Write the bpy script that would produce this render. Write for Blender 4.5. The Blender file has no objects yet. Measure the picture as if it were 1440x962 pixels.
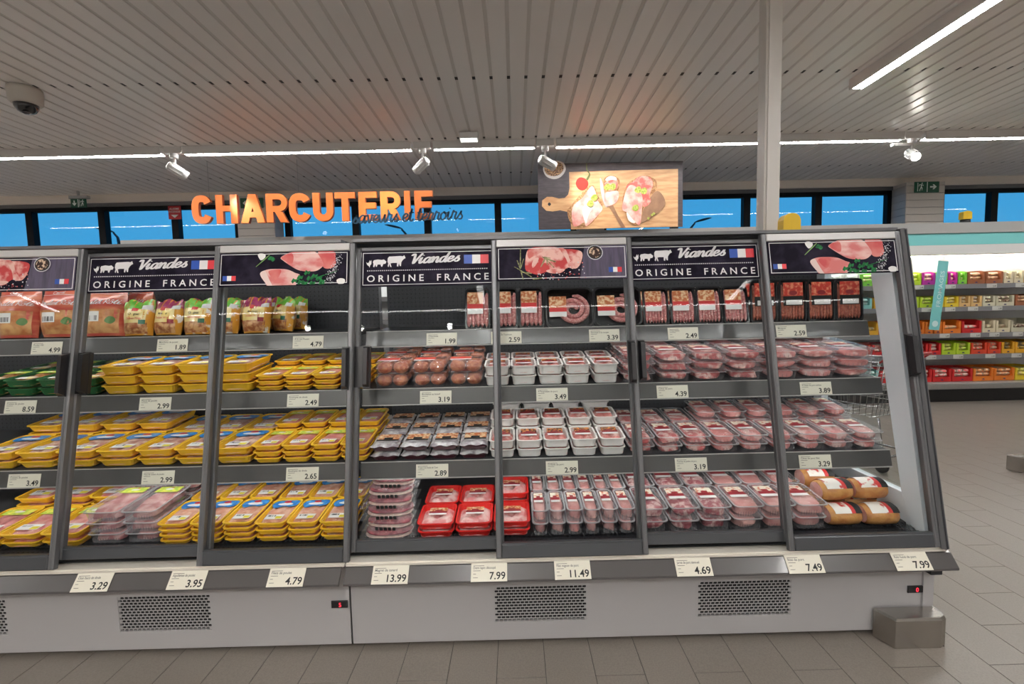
import bpy, math, random
from math import sin, cos, pi, radians, sqrt
from mathutils import Matrix, Vector

# ------------------------------------------------------------------ camera, world, exposure
SC = bpy.context.scene
COL = SC.collection
SC.view_settings.view_transform = 'Standard'
SC.view_settings.look = 'None'
SC.view_settings.exposure = 0.0
SC.view_settings.gamma = 1.0
SC.view_settings.use_curve_mapping = False
SC.cycles.transparent_max_bounces = 24
SC.cycles.max_bounces = 14
SC.cycles.diffuse_bounces = 8

FPX, CX, CY = 671.0, 728.4, 487.6            # focal length and principal point on the 1440 x 962 frame
YAW, PITCH, ROLL, EYE = .0063, .0759, .0224, 1.5
def make_camera():
    F = Vector((sin(YAW)*cos(PITCH), cos(YAW)*cos(PITCH), -sin(PITCH)))
    R0 = Vector((cos(YAW), -sin(YAW), 0)); U0 = R0.cross(F)
    R = R0*cos(ROLL) - U0*sin(ROLL); U = U0*cos(ROLL) + R0*sin(ROLL)
    cam = bpy.data.cameras.new('camera'); o = bpy.data.objects.new('camera', cam); COL.objects.link(o)
    cam.sensor_width = 36.0; cam.lens = FPX/1440*36.0
    cam.shift_x = -(CX-720)/1440; cam.shift_y = (CY-481)/1440
    cam.clip_start = .05; cam.clip_end = 300
    m = Matrix.Identity(4)
    for i in range(3):
        m[i][0], m[i][1], m[i][2] = R[i], U[i], -F[i]
    m[0][3], m[1][3], m[2][3] = 0, 0, EYE
    o.matrix_world = m
    SC.camera = o
make_camera()

def make_world():
    w = bpy.data.worlds.new('sky'); SC.world = w; w.use_nodes = True
    nt = w.node_tree; nt.nodes.clear()
    tc = nt.nodes.new('ShaderNodeTexCoord'); sep = nt.nodes.new('ShaderNodeSeparateXYZ')
    mr = nt.nodes.new('ShaderNodeMapRange'); mr.inputs['From Max'].default_value = .6
    rp = nt.nodes.new('ShaderNodeValToRGB')
    rp.color_ramp.elements[0].color = (.07, .42, .76, 1); rp.color_ramp.elements[1].color = (.03, .25, .60, 1)
    bg = nt.nodes.new('ShaderNodeBackground'); out = nt.nodes.new('ShaderNodeOutputWorld')
    bg.inputs['Strength'].default_value = 1.0
    L = nt.links.new
    L(tc.outputs['Generated'], sep.inputs[0]); L(sep.outputs['Z'], mr.inputs['Value']); L(mr.outputs[0], rp.inputs[0])
    L(rp.outputs[0], bg.inputs['Color']); L(bg.outputs[0], out.inputs['Surface'])
make_world()
STRIP_POWER = 62.0          # emission of the ceiling light strips
SPOT_WATT = 45.0

# ------------------------------------------------------------------ helpers: materials
MATS = {}
def M(name, col, rough=.5, metal=0, spec=.5, noise=None, bump=None, emit=None, coat=0, sss=0, stretch=None, trans=0):
    """noise = (scale, second colour, low, high[, detail]) ; bump = (scale, strength)"""
    if name in MATS: return MATS[name]
    m = bpy.data.materials.new(name); m.use_nodes = True; MATS[name] = m
    nt = m.node_tree; b = nt.nodes['Principled BSDF']
    c = tuple(col)+(1,)
    b.inputs['Base Color'].default_value = c; b.inputs['Roughness'].default_value = rough
    b.inputs['Metallic'].default_value = metal; b.inputs['Specular IOR Level'].default_value = spec
    b.inputs['Coat Weight'].default_value = coat; b.inputs['Coat Roughness'].default_value = .08
    if sss:
        b.inputs['Subsurface Weight'].default_value = sss; b.inputs['Subsurface Scale'].default_value = .01
    m.diffuse_color = c
    if noise or bump:
        tc = nt.nodes.new('ShaderNodeTexCoord'); oi = nt.nodes.new('ShaderNodeObjectInfo')
        mul = nt.nodes.new('ShaderNodeMath'); mul.operation = 'MULTIPLY'; mul.inputs[1].default_value = 17.3
        add = nt.nodes.new('ShaderNodeVectorMath'); add.operation = 'ADD'
        nt.links.new(oi.outputs['Random'], mul.inputs[0]); nt.links.new(mul.outputs[0], add.inputs[1])
        src = tc.outputs['Object']
        if stretch:
            mp = nt.nodes.new('ShaderNodeMapping'); mp.inputs['Scale'].default_value = stretch
            nt.links.new(src, mp.inputs[0]); src = mp.outputs[0]
        nt.links.new(src, add.inputs[0])
    if noise:
        n = nt.nodes.new('ShaderNodeTexNoise'); n.inputs['Scale'].default_value = noise[0]
        n.inputs['Detail'].default_value = noise[4] if len(noise) > 4 else 3
        r = nt.nodes.new('ShaderNodeValToRGB')
        r.color_ramp.elements[0].position = noise[2]; r.color_ramp.elements[1].position = noise[3]
        r.color_ramp.elements[0].color = c; r.color_ramp.elements[1].color = tuple(noise[1])+(1,)
        nt.links.new(add.outputs[0], n.inputs['Vector']); nt.links.new(n.outputs['Fac'], r.inputs[0])
        nt.links.new(r.outputs[0], b.inputs['Base Color'])
    if bump:
        n2 = nt.nodes.new('ShaderNodeTexNoise'); n2.inputs['Scale'].default_value = bump[0]
        bp = nt.nodes.new('ShaderNodeBump'); bp.inputs['Strength'].default_value = bump[1]; bp.inputs['Distance'].default_value = .01
        nt.links.new(add.outputs[0], n2.inputs['Vector']); nt.links.new(n2.outputs['Fac'], bp.inputs['Height'])
        nt.links.new(bp.outputs[0], b.inputs['Normal'])
    if emit:
        b.inputs['Emission Color'].default_value = tuple(emit[0])+(1,); b.inputs['Emission Strength'].default_value = emit[1]
    return m
def CLEAR(name, tint=(1, 1, 1), gloss_rough=.05, milky=.0, ior=1.45, milky_col=(.9, .9, .92), wrinkle=None):
    """thin clear sheet: transparent + fresnel gloss + a little milkiness"""
    if name in MATS: return MATS[name]
    m = bpy.data.materials.new(name); m.use_nodes = True; MATS[name] = m
    nt = m.node_tree; nt.nodes.clear(); L = nt.links.new
    out = nt.nodes.new('ShaderNodeOutputMaterial'); tr = nt.nodes.new('ShaderNodeBsdfTransparent')
    gl = nt.nodes.new('ShaderNodeBsdfGlossy'); fr = nt.nodes.new('ShaderNodeFresnel'); mx = nt.nodes.new('ShaderNodeMixShader')
    tr.inputs[0].default_value = tuple(tint)+(1,); gl.inputs['Roughness'].default_value = gloss_rough; fr.inputs[0].default_value = ior
    base = tr.outputs[0]
    if milky:
        df = nt.nodes.new('ShaderNodeBsdfDiffuse'); df.inputs[0].default_value = tuple(milky_col)+(1,)
        m2 = nt.nodes.new('ShaderNodeMixShader'); m2.inputs[0].default_value = milky
        L(tr.outputs[0], m2.inputs[1]); L(df.outputs[0], m2.inputs[2]); base = m2.outputs[0]
    if wrinkle:
        tc = nt.nodes.new('ShaderNodeTexCoord'); n2 = nt.nodes.new('ShaderNodeTexNoise'); n2.inputs['Scale'].default_value = wrinkle[0]
        bp = nt.nodes.new('ShaderNodeBump'); bp.inputs['Strength'].default_value = wrinkle[1]; bp.inputs['Distance'].default_value = .01
        L(tc.outputs['Object'], n2.inputs['Vector']); L(n2.outputs['Fac'], bp.inputs['Height'])
        L(bp.outputs[0], gl.inputs['Normal']); L(bp.outputs[0], fr.inputs['Normal'])
    ge = nt.nodes.new('ShaderNodeNewGeometry'); inv = nt.nodes.new('ShaderNodeMath'); inv.operation = 'SUBTRACT'; inv.inputs[0].default_value = 1
    mu = nt.nodes.new('ShaderNodeMath'); mu.operation = 'MULTIPLY'; mu.use_clamp = True       # a thin sheet mirrors on its outer face only
    L(ge.outputs['Backfacing'], inv.inputs[1]); L(fr.outputs[0], mu.inputs[0]); L(inv.outputs[0], mu.inputs[1])
    L(mu.outputs[0], mx.inputs[0]); L(base, mx.inputs[1]); L(gl.outputs[0], mx.inputs[2]); L(mx.outputs[0], out.inputs['Surface'])
    m.diffuse_color = (.8, .9, .9, .3)
    return m

# ------------------------------------------------------------------ helpers: meshes and objects
class MB:
    def __init__(s): s.v = []; s.f = []; s.m = []; s.sm = []
    def add(s, vs, fs, m=0, smooth=False):
        o = len(s.v); s.v += [tuple(p) for p in vs]
        for f in fs: s.f.append([i+o for i in f]); s.m.append(m); s.sm.append(smooth)
        return s
    def box(s, x0, x1, y0, y1, z0, z1, m=0):
        vs = [(x, y, z) for z in (z0, z1) for y in (y0, y1) for x in (x0, x1)]
        return s.add(vs, [(0, 2, 3, 1), (4, 5, 7, 6), (0, 1, 5, 4), (2, 6, 7, 3), (0, 4, 6, 2), (1, 3, 7, 5)], m)
    def cbox(s, x0, x1, y0, y1, z0, z1, c=.004, m=0):
        """box with chamfered edges along all sides of its front/top outline"""
        L = lambda a, b, e, f: [(a, e), (b, e), (b, f), (a, f)]
        rings = [(y0, c), (y0+c, 0), (y1-c, 0), (y1, c)]
        vs = []
        for y, i in rings:
            vs += [(x, y, z) for x, z in L(x0+i, x1-i, z0+i, z1-i)]
        fs = [(0, 1, 2, 3), (15, 14, 13, 12)]
        for k in range(3):
            for j in range(4):
                a, b = k*4+j, k*4+(j+1) % 4
                fs.append((a, a+4, b+4, b))
        return s.add(vs, fs, m)
    def loft(s, loops, cap0=True, cap1=True, m=0, smooth=False):
        n = len(loops[0]); vs = [p for l in loops for p in l]; fs = []
        for k in range(len(loops)-1):
            for j in range(n):
                a, b = k*n+j, k*n+(j+1) % n
                fs.append((a, b, b+n, a+n))
        if cap0: fs.append(tuple(reversed(range(n))))
        if cap1: fs.append(tuple(range((len(loops)-1)*n, len(loops)*n)))
        return s.add(vs, fs, m, smooth)
    def grid(s, nx, ny, fn, m=0, smooth=True, closed=False):
        vs = [fn(i/nx, j/ny) for j in range(ny+1) for i in range(nx+1)]; w = nx+1
        fs = [(j*w+i, j*w+i+1, (j+1)*w+i+1, (j+1)*w+i) for j in range(ny) for i in range(nx)]
        return s.add(vs, fs, m, smooth)
    def tube(s, pts, r, n=8, m=0, smooth=True, cap=True):
        pts = [Vector(p) for p in pts]; loops = []
        up = Vector((0, 0, 1))
        for i, p in enumerate(pts):
            t = (pts[min(i+1, len(pts)-1)]-pts[max(i-1, 0)]).normalized()
            a = t.cross(up)
            if a.length < 1e-3: a = t.cross(Vector((1, 0, 0)))
            a.normalize(); b = t.cross(a)
            rr = r(i/(len(pts)-1)) if callable(r) else r
            loops.append([tuple(p+(a*cos(2*pi*k/n)+b*sin(2*pi*k/n))*rr) for k in range(n)])
        return s.loft(loops, cap, cap, m, smooth)
    def lathe(s, prof, n=16, m=0, smooth=True, ax='z', c=(0, 0, 0)):
        loops = []
        for r, h in prof:
            l = []
            for k in range(n):
                a = 2*pi*k/n
                p = (r*cos(a), r*sin(a), h) if ax == 'z' else ((r*cos(a), h, -r*sin(a)) if ax == 'y' else (h, r*cos(a), r*sin(a)))
                l.append((p[0]+c[0], p[1]+c[1], p[2]+c[2]))
            loops.append(l)
        return s.loft(loops, True, True, m, smooth)
    def poly(s, pts, m=0):
        return s.add(pts, [tuple(range(len(pts)))], m)
    def build(s, name, mats):
        me = bpy.data.meshes.new(name); me.from_pydata(s.v, [], s.f)
        if not isinstance(mats, (list, tuple)): mats = [mats]
        for mt in mats: me.materials.append(mt)
        me.polygons.foreach_set('material_index', s.m); me.polygons.foreach_set('use_smooth', s.sm)
        me.update(); return me

def link(name, data, parent=None, loc=(0, 0, 0), rot=(0, 0, 0)):
    o = bpy.data.objects.new(name, data); COL.objects.link(o); o.location = loc; o.rotation_euler = rot
    if parent is not None: o.parent = parent
    return o
def tag(o, label, cat, group=None):
    o['label'] = label; o['category'] = cat
    if group: o['group'] = group
    return o
def thing(name, label, cat, loc=(0, 0, 0), rot=(0, 0, 0), group=None):
    o = link(name, None, None, loc, rot); o.empty_display_size = .05
    return tag(o, label, cat, group)
def struct(o): o['kind'] = 'structure'; return o
def part(name, mb, mats, parent, loc=(0, 0, 0), rot=(0, 0, 0)):
    return link(name, mb.build(name, mats) if isinstance(mb, MB) else mb, parent, loc, rot)
def place(spec, name, label, cat, loc, rot=(0, 0, 0), group=None):
    """a thing from shared part meshes: spec = [(part name, mesh, [(sub-part name, mesh), ...]), ...]"""
    t = thing(name, label, cat, loc, rot, group)
    for pn, me, subs in spec:
        p = link(pn, me, t)
        for sn, sme in subs: link(sn, sme, p)
    return t
def rrect(w, d, r, n=3):
    out = []
    for cx, cy, a0 in ((w/2-r, d/2-r, 0), (-w/2+r, d/2-r, pi/2), (-w/2+r, -d/2+r, pi), (w/2-r, -d/2+r, 1.5*pi)):
        for k in range(n+1):
            a = a0+pi/2*k/n; out.append((cx+r*cos(a), cy+r*sin(a)))
    return out
def smooth_poly(pts, n=4, closed=True):
    out = []; N = len(pts)
    for i in range(N if closed else N-1):
        g = (lambda k: pts[k % N]) if closed else (lambda k: pts[max(0, min(N-1, k))])
        p0, p1, p2, p3 = g(i-1), g(i), g(i+1), g(i+2)
        for k in range(n):
            t = k/n
            out.append(tuple(.5*(2*p1[q]+(p2[q]-p0[q])*t+(2*p0[q]-5*p1[q]+4*p2[q]-p3[q])*t*t+(3*p1[q]-p0[q]-3*p2[q]+p3[q])*t**3) for q in (0, 1)))
    if not closed: out.append(tuple(pts[-1]))
    return out
_TXT = {}
def txt(s, size=1.0, align='LEFT', bold=0.0, spacing=1.0):
    """flat lettering: (2-D points, faces)"""
    k = (s, align, bold, spacing)
    if k not in _TXT:
        cu = bpy.data.curves.new('lettering', 'FONT'); cu.body = s; cu.size = 1; cu.align_x = align; cu.offset = bold
        cu.space_character = spacing; cu.resolution_u = 3
        o = bpy.data.objects.new('lettering', cu); me = bpy.data.meshes.new_from_object(o)
        _TXT[k] = ([(v.co.x, v.co.y) for v in me.vertices], [tuple(p.vertices) for p in me.polygons])
        bpy.data.objects.remove(o); bpy.data.curves.remove(cu); bpy.data.meshes.remove(me)
    v, f = _TXT[k]
    return [(x*size, y*size) for x, y in v], f
SCRIPT = {
 'V': (1.05, [[(0, 1.4), (.12, 1.68), (.33, 1.6), (.4, .9), (.46, .0), (.75, .75), (1.15, 1.8)]]),
 'i': (.5, [[(0, .35), (.2, 1), (.12, .22), (.25, 0), (.52, .35)], [(.27, 1.38), (.31, 1.46)]]),
 'a': (.95, [[(.72, .85), (.5, 1), (.18, .75), (.1, .22), (.32, 0), (.6, .35), (.78, 1), (.7, .2), (.8, 0), (1, .3)]]),
 'n': (.92, [[(0, .85), (.13, 1), (.12, 0), (.3, .7), (.55, 1), (.68, .75), (.66, .2), (.77, 0), (.97, .3)]]),
 'd': (.95, [[(.72, .85), (.5, 1), (.18, .75), (.1, .22), (.32, 0), (.6, .35), (.92, 1.8), (.72, .5), (.72, .15), (.82, 0), (1, .3)]]),
 'e': (.75, [[(.08, .38), (.45, .52), (.62, .8), (.42, 1), (.15, .72), (.1, .22), (.32, 0), (.6, .12), (.82, .4)]]),
 's': (.7, [[(0, .12), (.4, .85), (.46, 1.05), (.44, .7), (.62, .35), (.48, .02), (.18, .06)]]),
 'u': (.9, [[(0, 1), (.06, .3), (.25, 0), (.5, .4), (.68, 1), (.63, .22), (.75, 0), (.95, .25)]]),
 'r': (.72, [[(0, .15), (.25, 1.1), (.36, .95), (.6, .9), (.48, .3), (.58, 0), (.78, .22)]]),
 'v': (.75, [[(0, .8), (.13, 1), (.22, .5), (.33, 0), (.6, .6), (.62, 1), (.82, .88)]]),
 't': (.55, [[(.05, .3), (.36, 1.6), (.2, .3), (.35, 0), (.6, .3)], [(0, 1.05), (.58, 1.1)]]),
 'o': (.82, [[(.45, 1), (.12, .7), (.12, .2), (.38, 0), (.68, .35), (.62, .85), (.45, 1), (.58, .8), (.9, .9)]]),
 'l': (.48, [[(0, .3), (.38, 1.4), (.34, 1.75), (.16, 1.2), (.15, .2), (.28, 0), (.5, .3)]]),
 'P': (.95, [[(.1, 0), (.3, 1.6)], [(-.05, 1.35), (.45, 1.75), (.92, 1.4), (.7, .95), (.25, .8)]]),
 'R': (1.0, [[(.1, 0), (.3, 1.6)], [(-.05, 1.35), (.45, 1.75), (.9, 1.4), (.68, .98), (.3, .85), (.6, .5), (.98, 0)]]),
 'ô': (.82, [[(.45, 1), (.12, .7), (.12, .2), (.38, 0), (.68, .35), (.62, .85), (.45, 1), (.58, .8), (.9, .9)], [(.3, 1.3), (.5, 1.55), (.66, 1.3)]]),
 ' ': (.45, [])}
def script(s, xh, width=.17, shear=.22):
    """brush lettering from strokes: (2-D points, faces, total width)"""
    V, Fc = [], []; x0 = 0
    for ch in s:
        adv, strokes = SCRIPT[ch]
        for st in strokes:
            p = smooth_poly(st, 5, False); n = len(p); o = len(V)
            for i, (x, y) in enumerate(p):
                a, b = p[max(0, i-1)], p[min(n-1, i+1)]; dx, dy = b[0]-a[0], b[1]-a[1]; l = math.hypot(dx, dy) or 1
                w = width*(.5+.3*abs(dy)/l)
                for sg in (1, -1):
                    q = (x-dy/l*w*sg/1.6, y+dx/l*w*sg/1.6); V.append(((q[0]+x0+q[1]*shear)*xh, q[1]*xh))
            for i in range(n-1): Fc.append((o+2*i, o+2*i+1, o+2*i+3, o+2*i+2))
        x0 += adv
    return V, Fc, x0*xh
def flat(mb, vf, x=0, z=0, y=0, m=0):
    """put flat lettering into a mesh, standing in the XZ plane and facing -Y"""
    return mb.add([(p[0]+x, y, p[1]+z) for p in vf[0]], vf[1], m)
def lay(mb, vf, x=0, yy=0, z=0, m=0):
    return mb.add([(p[0]+x, p[1]+yy, z) for p in vf[0]], vf[1], m)
ORD = ['first', 'second', 'third', 'fourth', 'fifth', 'sixth', 'seventh', 'eighth', 'ninth', 'tenth']

# ------------------------------------------------------------------ materials
m_alu = M('brushed aluminium', (.50, .50, .49), .32, .9, noise=(30, (.42, .42, .41), .4, .6), stretch=(1, 30, 30))
m_frame = M('grey anodised frame', (.175, .178, .186), .38, .5)
m_frame_lt = M('light grey frame', (.52, .51, .50), .4, .3)
m_dark = M('dark anthracite metal', (.035, .038, .045), .45, .2)
m_rail = M('grey rail', (.075, .073, .073), .3, .1, coat=.3)
m_baserail = M('dark grey price rail', (.085, .08, .08), .28, .1, coat=.4)
m_black = M('black plastic', (.012, .012, .013), .4)
m_base = M('white grey enamel', (.40, .392, .395), .35, coat=.15)
m_white = M('white enamel', (.78, .78, .77), .4)
m_endwhite = M('pale end panel', (.80, .85, .90), .35)
m_hole = M('vent dark', (.006, .006, .007), .8)
m_steel = M('stainless steel', (.52, .50, .47), .27, 1.0, noise=(6, (.44, .42, .39), .35, .65))
m_glass = CLEAR('door glass', (.955, .97, .97), .0, 0, 1.2)
m_endglass = CLEAR('end glass', (.94, .965, .965), .0, .01, 1.3)
m_winglass = CLEAR('window glass', (.92, .97, 1), .0, 0, 1.5)
m_film = CLEAR('cling film', (1, 1, 1), .08, .0, 1.25, wrinkle=(45, .35))
m_clear = CLEAR('clear plastic tray', (.97, .97, .98), .1, .10, 1.4)
m_rim = CLEAR('clear plastic rim', (.95, .95, .97), .12, .36, 1.45, (.85, .84, .87))
m_lid = CLEAR('clear lid', (.98, .98, .99), .12, .07, 1.3, wrinkle=(25, .3))
m_clear2 = CLEAR('frosted plastic tray', (.95, .95, .97), .15, .15, 1.45)
m_bagfilm = CLEAR('clear vacuum bag', (.95, .95, .95), .1, .06, 1.45, wrinkle=(45, .6))
m_card = M('cream card', (.74, .71, .60), .5)
m_ink = M('black ink', (.012, .012, .012), .6)
m_greyink = M('grey ink', (.12, .12, .11), .6)
m_print_white = M('white print', (.80, .79, .80), .5)
m_slate = M('dark slate print', (.010, .008, .016), .55, spec=.06, noise=(14, (.026, .021, .038), .4, .65))
m_purple = M('purple wood print', (.085, .068, .125), .4, noise=(9, (.05, .04, .075), .4, .65), stretch=(8, 1, 1), coat=.3)
m_blue = M('flag blue', (.012, .075, .42), .4); m_fwhite = M('flag white', (.80, .79, .77), .4); m_red = M('flag red', (.74, .035, .05), .4)
m_yellow = M('yellow foam tray', (.88, .53, .03), .42, spec=.4)
m_whitetray = M('white foam tray', (.78, .76, .74), .45)
m_redtray = M('red foam tray', (.70, .022, .018), .4)
m_greentray = M('dark green tray', (.015, .12, .035), .4)
m_blacktray = M('black plastic tray', (.012, .012, .014), .3)
m_sticker = M('white sticker', (.82, .82, .80), .5)
m_barcode = M('bar code print', (.75, .75, .75), .5, noise=(260, (.08, .08, .08), .49, .53, 0), stretch=(1, .02, .02))
m_yel_st = M('yellow sticker', (.86, .74, .05), .5)
m_lblue = M('bright blue label', (.02, .19, .58), .35, noise=(45, (.12, .42, .78), .45, .7))
m_lred = M('red label', (.62, .03, .03), .4)
m_lgreen = M('green yellow label', (.42, .62, .08), .45, noise=(60, (.80, .78, .12), .42, .6))
m_food = M('food photo print', (.58, .16, .05), .45, noise=(70, (.90, .66, .40), .44, .60))
m_foodlt = M('pale food photo print', (.80, .72, .60), .45, noise=(70, (.62, .16, .08), .5, .62))
m_foodred = M('red food photo print', (.62, .05, .03), .4, noise=(60, (.88, .35, .2), .48, .64))
m_flame = M('flame print', (.06, .015, .012), .4, noise=(75, (.85, .30, .05), .46, .6))
m_dkred = M('dark red label', (.30, .02, .03), .4)
def meat(n, a, b, sc, lo=.42, hi=.6, rough=.35): return M(n, a, rough, noise=(sc, b, lo, hi, 4), bump=(sc*1.6, .5), coat=.25, sss=.0)
mt_chick = meat('raw chicken', (.58, .28, .24), (.82, .58, .48), 26)
mt_breast = meat('chicken fillet', (.66, .30, .20), (.80, .48, .36), 30)
mt_turkey = meat('turkey escalope', (.62, .20, .20), (.76, .38, .34), 20)
mt_leg = meat('chicken legs', (.52, .18, .18), (.74, .45, .42), 24)
mt_pork = meat('marbled pork', (.58, .12, .12), (.84, .56, .50), 30, .46, .60)
mt_chop = meat('pink pork chop', (.70, .24, .22), (.86, .60, .55), 20, .5, .64)
mt_loin = meat('pork loin', (.62, .24, .22), (.76, .42, .38), 14)
mt_neck = meat('pork neck', (.38, .07, .09), (.78, .52, .48), 34, .46, .6)
mt_duck = meat('duck breast', (.20, .03, .05), (.40, .09, .11), 30)
mt_fat = meat('duck fat', (.70, .52, .44), (.60, .36, .32), 40)
mt_rabbit = meat('rabbit meat', (.72, .27, .27), (.86, .60, .57), 24)
mt_saus = meat('sausage', (.52, .16, .16), (.74, .42, .38), 120, .48, .62)
mt_beef = meat('beef sausage', (.34, .08, .05), (.48, .15, .09), 90)
mt_ball = meat('meatball', (.46, .09, .03), (.66, .22, .08), 60)
mt_roast = meat('smoked roast crust', (.62, .30, .09), (.50, .20, .06), 22)
mt_cut = meat('roast cut face', (.68, .34, .30), (.76, .46, .40), 22)
mt_orange = meat('marinated meat', (.62, .20, .05), (.78, .42, .18), 30)

# ================================================================== the room
ZC, YW = 3.5, 7.92
random.seed(7)
m_ceil = M('ceiling backing', (.70, .66, .62), .5)
m_slat = M('painted ceiling slat', (.86, .82, .785), .30, spec=.7)
m_carrier = M('carrier bar', (.03, .028, .026), .6)
m_grout = M('floor grout', (.055, .05, .045), .8)
m_tile = M('grey floor tile', (.232, .203, .176), .30, spec=.5, noise=(160, (.182, .159, .138), .35, .75, 5))
m_wall = M('cream wall', (.84, .81, .78), .6)
m_siding = M('grey siding board', (.52, .48, .44), .55)
m_trimw = M('beige trim', (.80, .72, .63), .55)
m_trimg = M('grey trim', (.13, .13, .135), .5)
m_wframe = M('black window frame', (.004, .0045, .006), .5, spec=.15)

c = MB(); c.box(-10, 10, -5, YW+.3, ZC+.007, ZC+.1)
ceiling = struct(part('ceiling', c, m_ceil, None))
sl = MB()
hw = .0615
sl.loft([[(-hw, y, ZC+.0065), (-hw, y, ZC+.003), (-hw+.003, y, ZC), (hw-.003, y, ZC), (hw, y, ZC+.003), (hw, y, ZC+.0065)] for y in (-5, YW)])
slm = sl.build('ceiling_slat', m_slat)
for k in range(-67, 65):
    link('ceiling_slat', slm, ceiling, (.222+.15*k, 0, 0))
for y in (-1.4, 0.02, 1.44, 2.86, 4.28, 5.70, 7.12):
    b = MB(); b.box(-10, 10, y-.024, y+.024, ZC+.0045, ZC+.0068)
    part('carrier_bar', b, m_carrier, ceiling)

f = MB(); f.box(-10, 10, -5, YW+.3, -.2, -.0025)
floor = struct(part('floor', f, m_grout, None))
tb = MB(); tb.cbox(-.1003, .1003, -.0025, .0, -.2393, .2393, .0008)
tb.v = [(x, z, y) for x, y, z in [(p[0], -p[1]-.0025, p[2]) for p in tb.v]]   # lay the tile flat, face up
tb.f = [list(reversed(q)) for q in tb.f]
tlm = tb.build('floor_tile', m_tile)
n_t = 0
for k in range(-14, 38):
    x = -.106+.203*(k+.5)
    for j in range(-2, 11):
        y = 1.846 + .481*(j+.5) + (.2405 if k % 2 else 0)
        if abs(x) > 1.12*(y+.3)+.15: continue
        if x < 1.45 and y > 2.35: continue
        if x < 1.0 and y > 2.3: continue
        if y+.24 < 1.45 or y > 6.9: continue
        if y > 3.0 and x < .55*y: continue
        link('floor_tile', tlm, floor, (x, y, 0)); n_t += 1
rest = MB()                                    # the paving past the built tiles
for k in range(-48, 48):
    x = -.106+.203*(k+.5)
    for j in range(-14, 13):
        y = 1.846 + .481*(j+.5) + (.2405 if k % 2 else 0)
        if -14 <= k < 38 and -2 <= j < 11:
            built = not (abs(x) > 1.12*(y+.3)+.15 or (x < 1.45 and y > 2.35) or (x < 1.0 and y > 2.3) or y+.24 < 1.45 or y > 6.9 or (y > 3.0 and x < .55*y))
            if built: continue
        rest.add([(x-.1, y-.239, 0), (x+.1, y-.239, 0), (x+.1, y+.239, 0), (x-.1, y+.239, 0)], [(0, 1, 2, 3)])
ro = part('paving', rest, m_tile, floor); ro['kind'] = 'stuff'

def wallbox(name, x0, x1, y0, y1, z0, z1, mt=m_wall):
    b = MB(); b.box(x0, x1, y0, y1, z0, z1); return struct(part(name, b, mt, None))
wallbox('wall_left', -10.1, -10, -5, YW, 0, ZC+.02)
wallbox('wall_right', 10, 10.1, -5, YW, 0, ZC+.02)
wallbox('wall_rear', -10, 10, -3.3, -3.2, 0, ZC)
ZS = 2.05                                       # sill of the high window band
wallbox('wall_back', -10, 10, YW, YW+.2, 0, ZS)
wallbox('trim_1', -10, 10, YW-.06, YW+.2, 3.375, ZC, m_trimw)                 # beige band over the windows
wallbox('trim_2', -10, 10, YW-.02, YW+.2, 3.318, 3.375, m_trimg)
def window(n, x0, x1, mulls):
    w = MB(); y0, y1 = YW, YW+.09
    for a, b in [(x0, x0+.09), (x1-.09, x1)]: w.box(a, b, y0, y1, ZS, 3.318)
    w.box(x0, x1, y0, y1, 3.258, 3.318); w.box(x0, x1, y0, y1, ZS, ZS+.07)
    o = struct(part('window_%d' % n, w, m_wframe, None))
    xs = [x0+.09]
    for mx in mulls:
        g = MB(); g.box(mx-.055, mx+.055, y0-.012, y1, ZS+.07, 3.258); part('mullion', g, m_wframe, o)
        xs += [mx-.055, mx+.055]
    xs.append(x1-.09)
    for a, b in zip(xs[::2], xs[1::2]):
        g = MB(); g.box(a, b, y0+.045, y0+.053, ZS+.07, 3.258); part('pane', g, m_winglass, o)
window(1, -9.4, -4.42, [-8.98, -7.81, -6.645, -5.465])
window(2, -3.70, 1.05, [-2.547, -1.378, -.228])
window(3, 1.45, 6.24, [2.66, 3.84, 5.015])
window(4, 7.0, 9.6, [7.91, 9.0])
def pier(name, x0, x1, yf):
    b = MB(); b.box(x0+.012, x1-.012, yf+.0135, YW, 0, 3.375)
    o = struct(part(name, b, m_trimg, None))
    zb = ZS-.3; h = .112
    while zb < 3.37:
        z1 = min(zb+h, 3.374)
        g = MB(); g.cbox(x0, x1, yf, yf+.014, zb+.004, z1, .004); part('siding_board', g, m_siding, o)
        for sx in (x0, x1-.014):
            g = MB(); g.box(sx, sx+.014, yf+.0145, YW, zb+.005, z1); part('siding_board', g, m_siding, o)
        zb += h
pier('wall_pier_1', -4.30, -3.72, 7.63)
pier('wall_pier_2', 1.05, 1.45, 7.63)
pier('wall_pier_3', 6.22, 6.83, 7.63)
wallbox('wall_back_left', -10, -9.4, YW, YW+.2, ZS, 3.318); wallbox('wall_back_right', 9.6, 10, YW, YW+.2, ZS, 3.318)
wallbox('wall_back_pier_left', -4.42, -4.29, YW, YW+.2, ZS, 3.318); wallbox('wall_back_pier_right', 6.82, 7.0, YW, YW+.2, ZS, 3.318)

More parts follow.
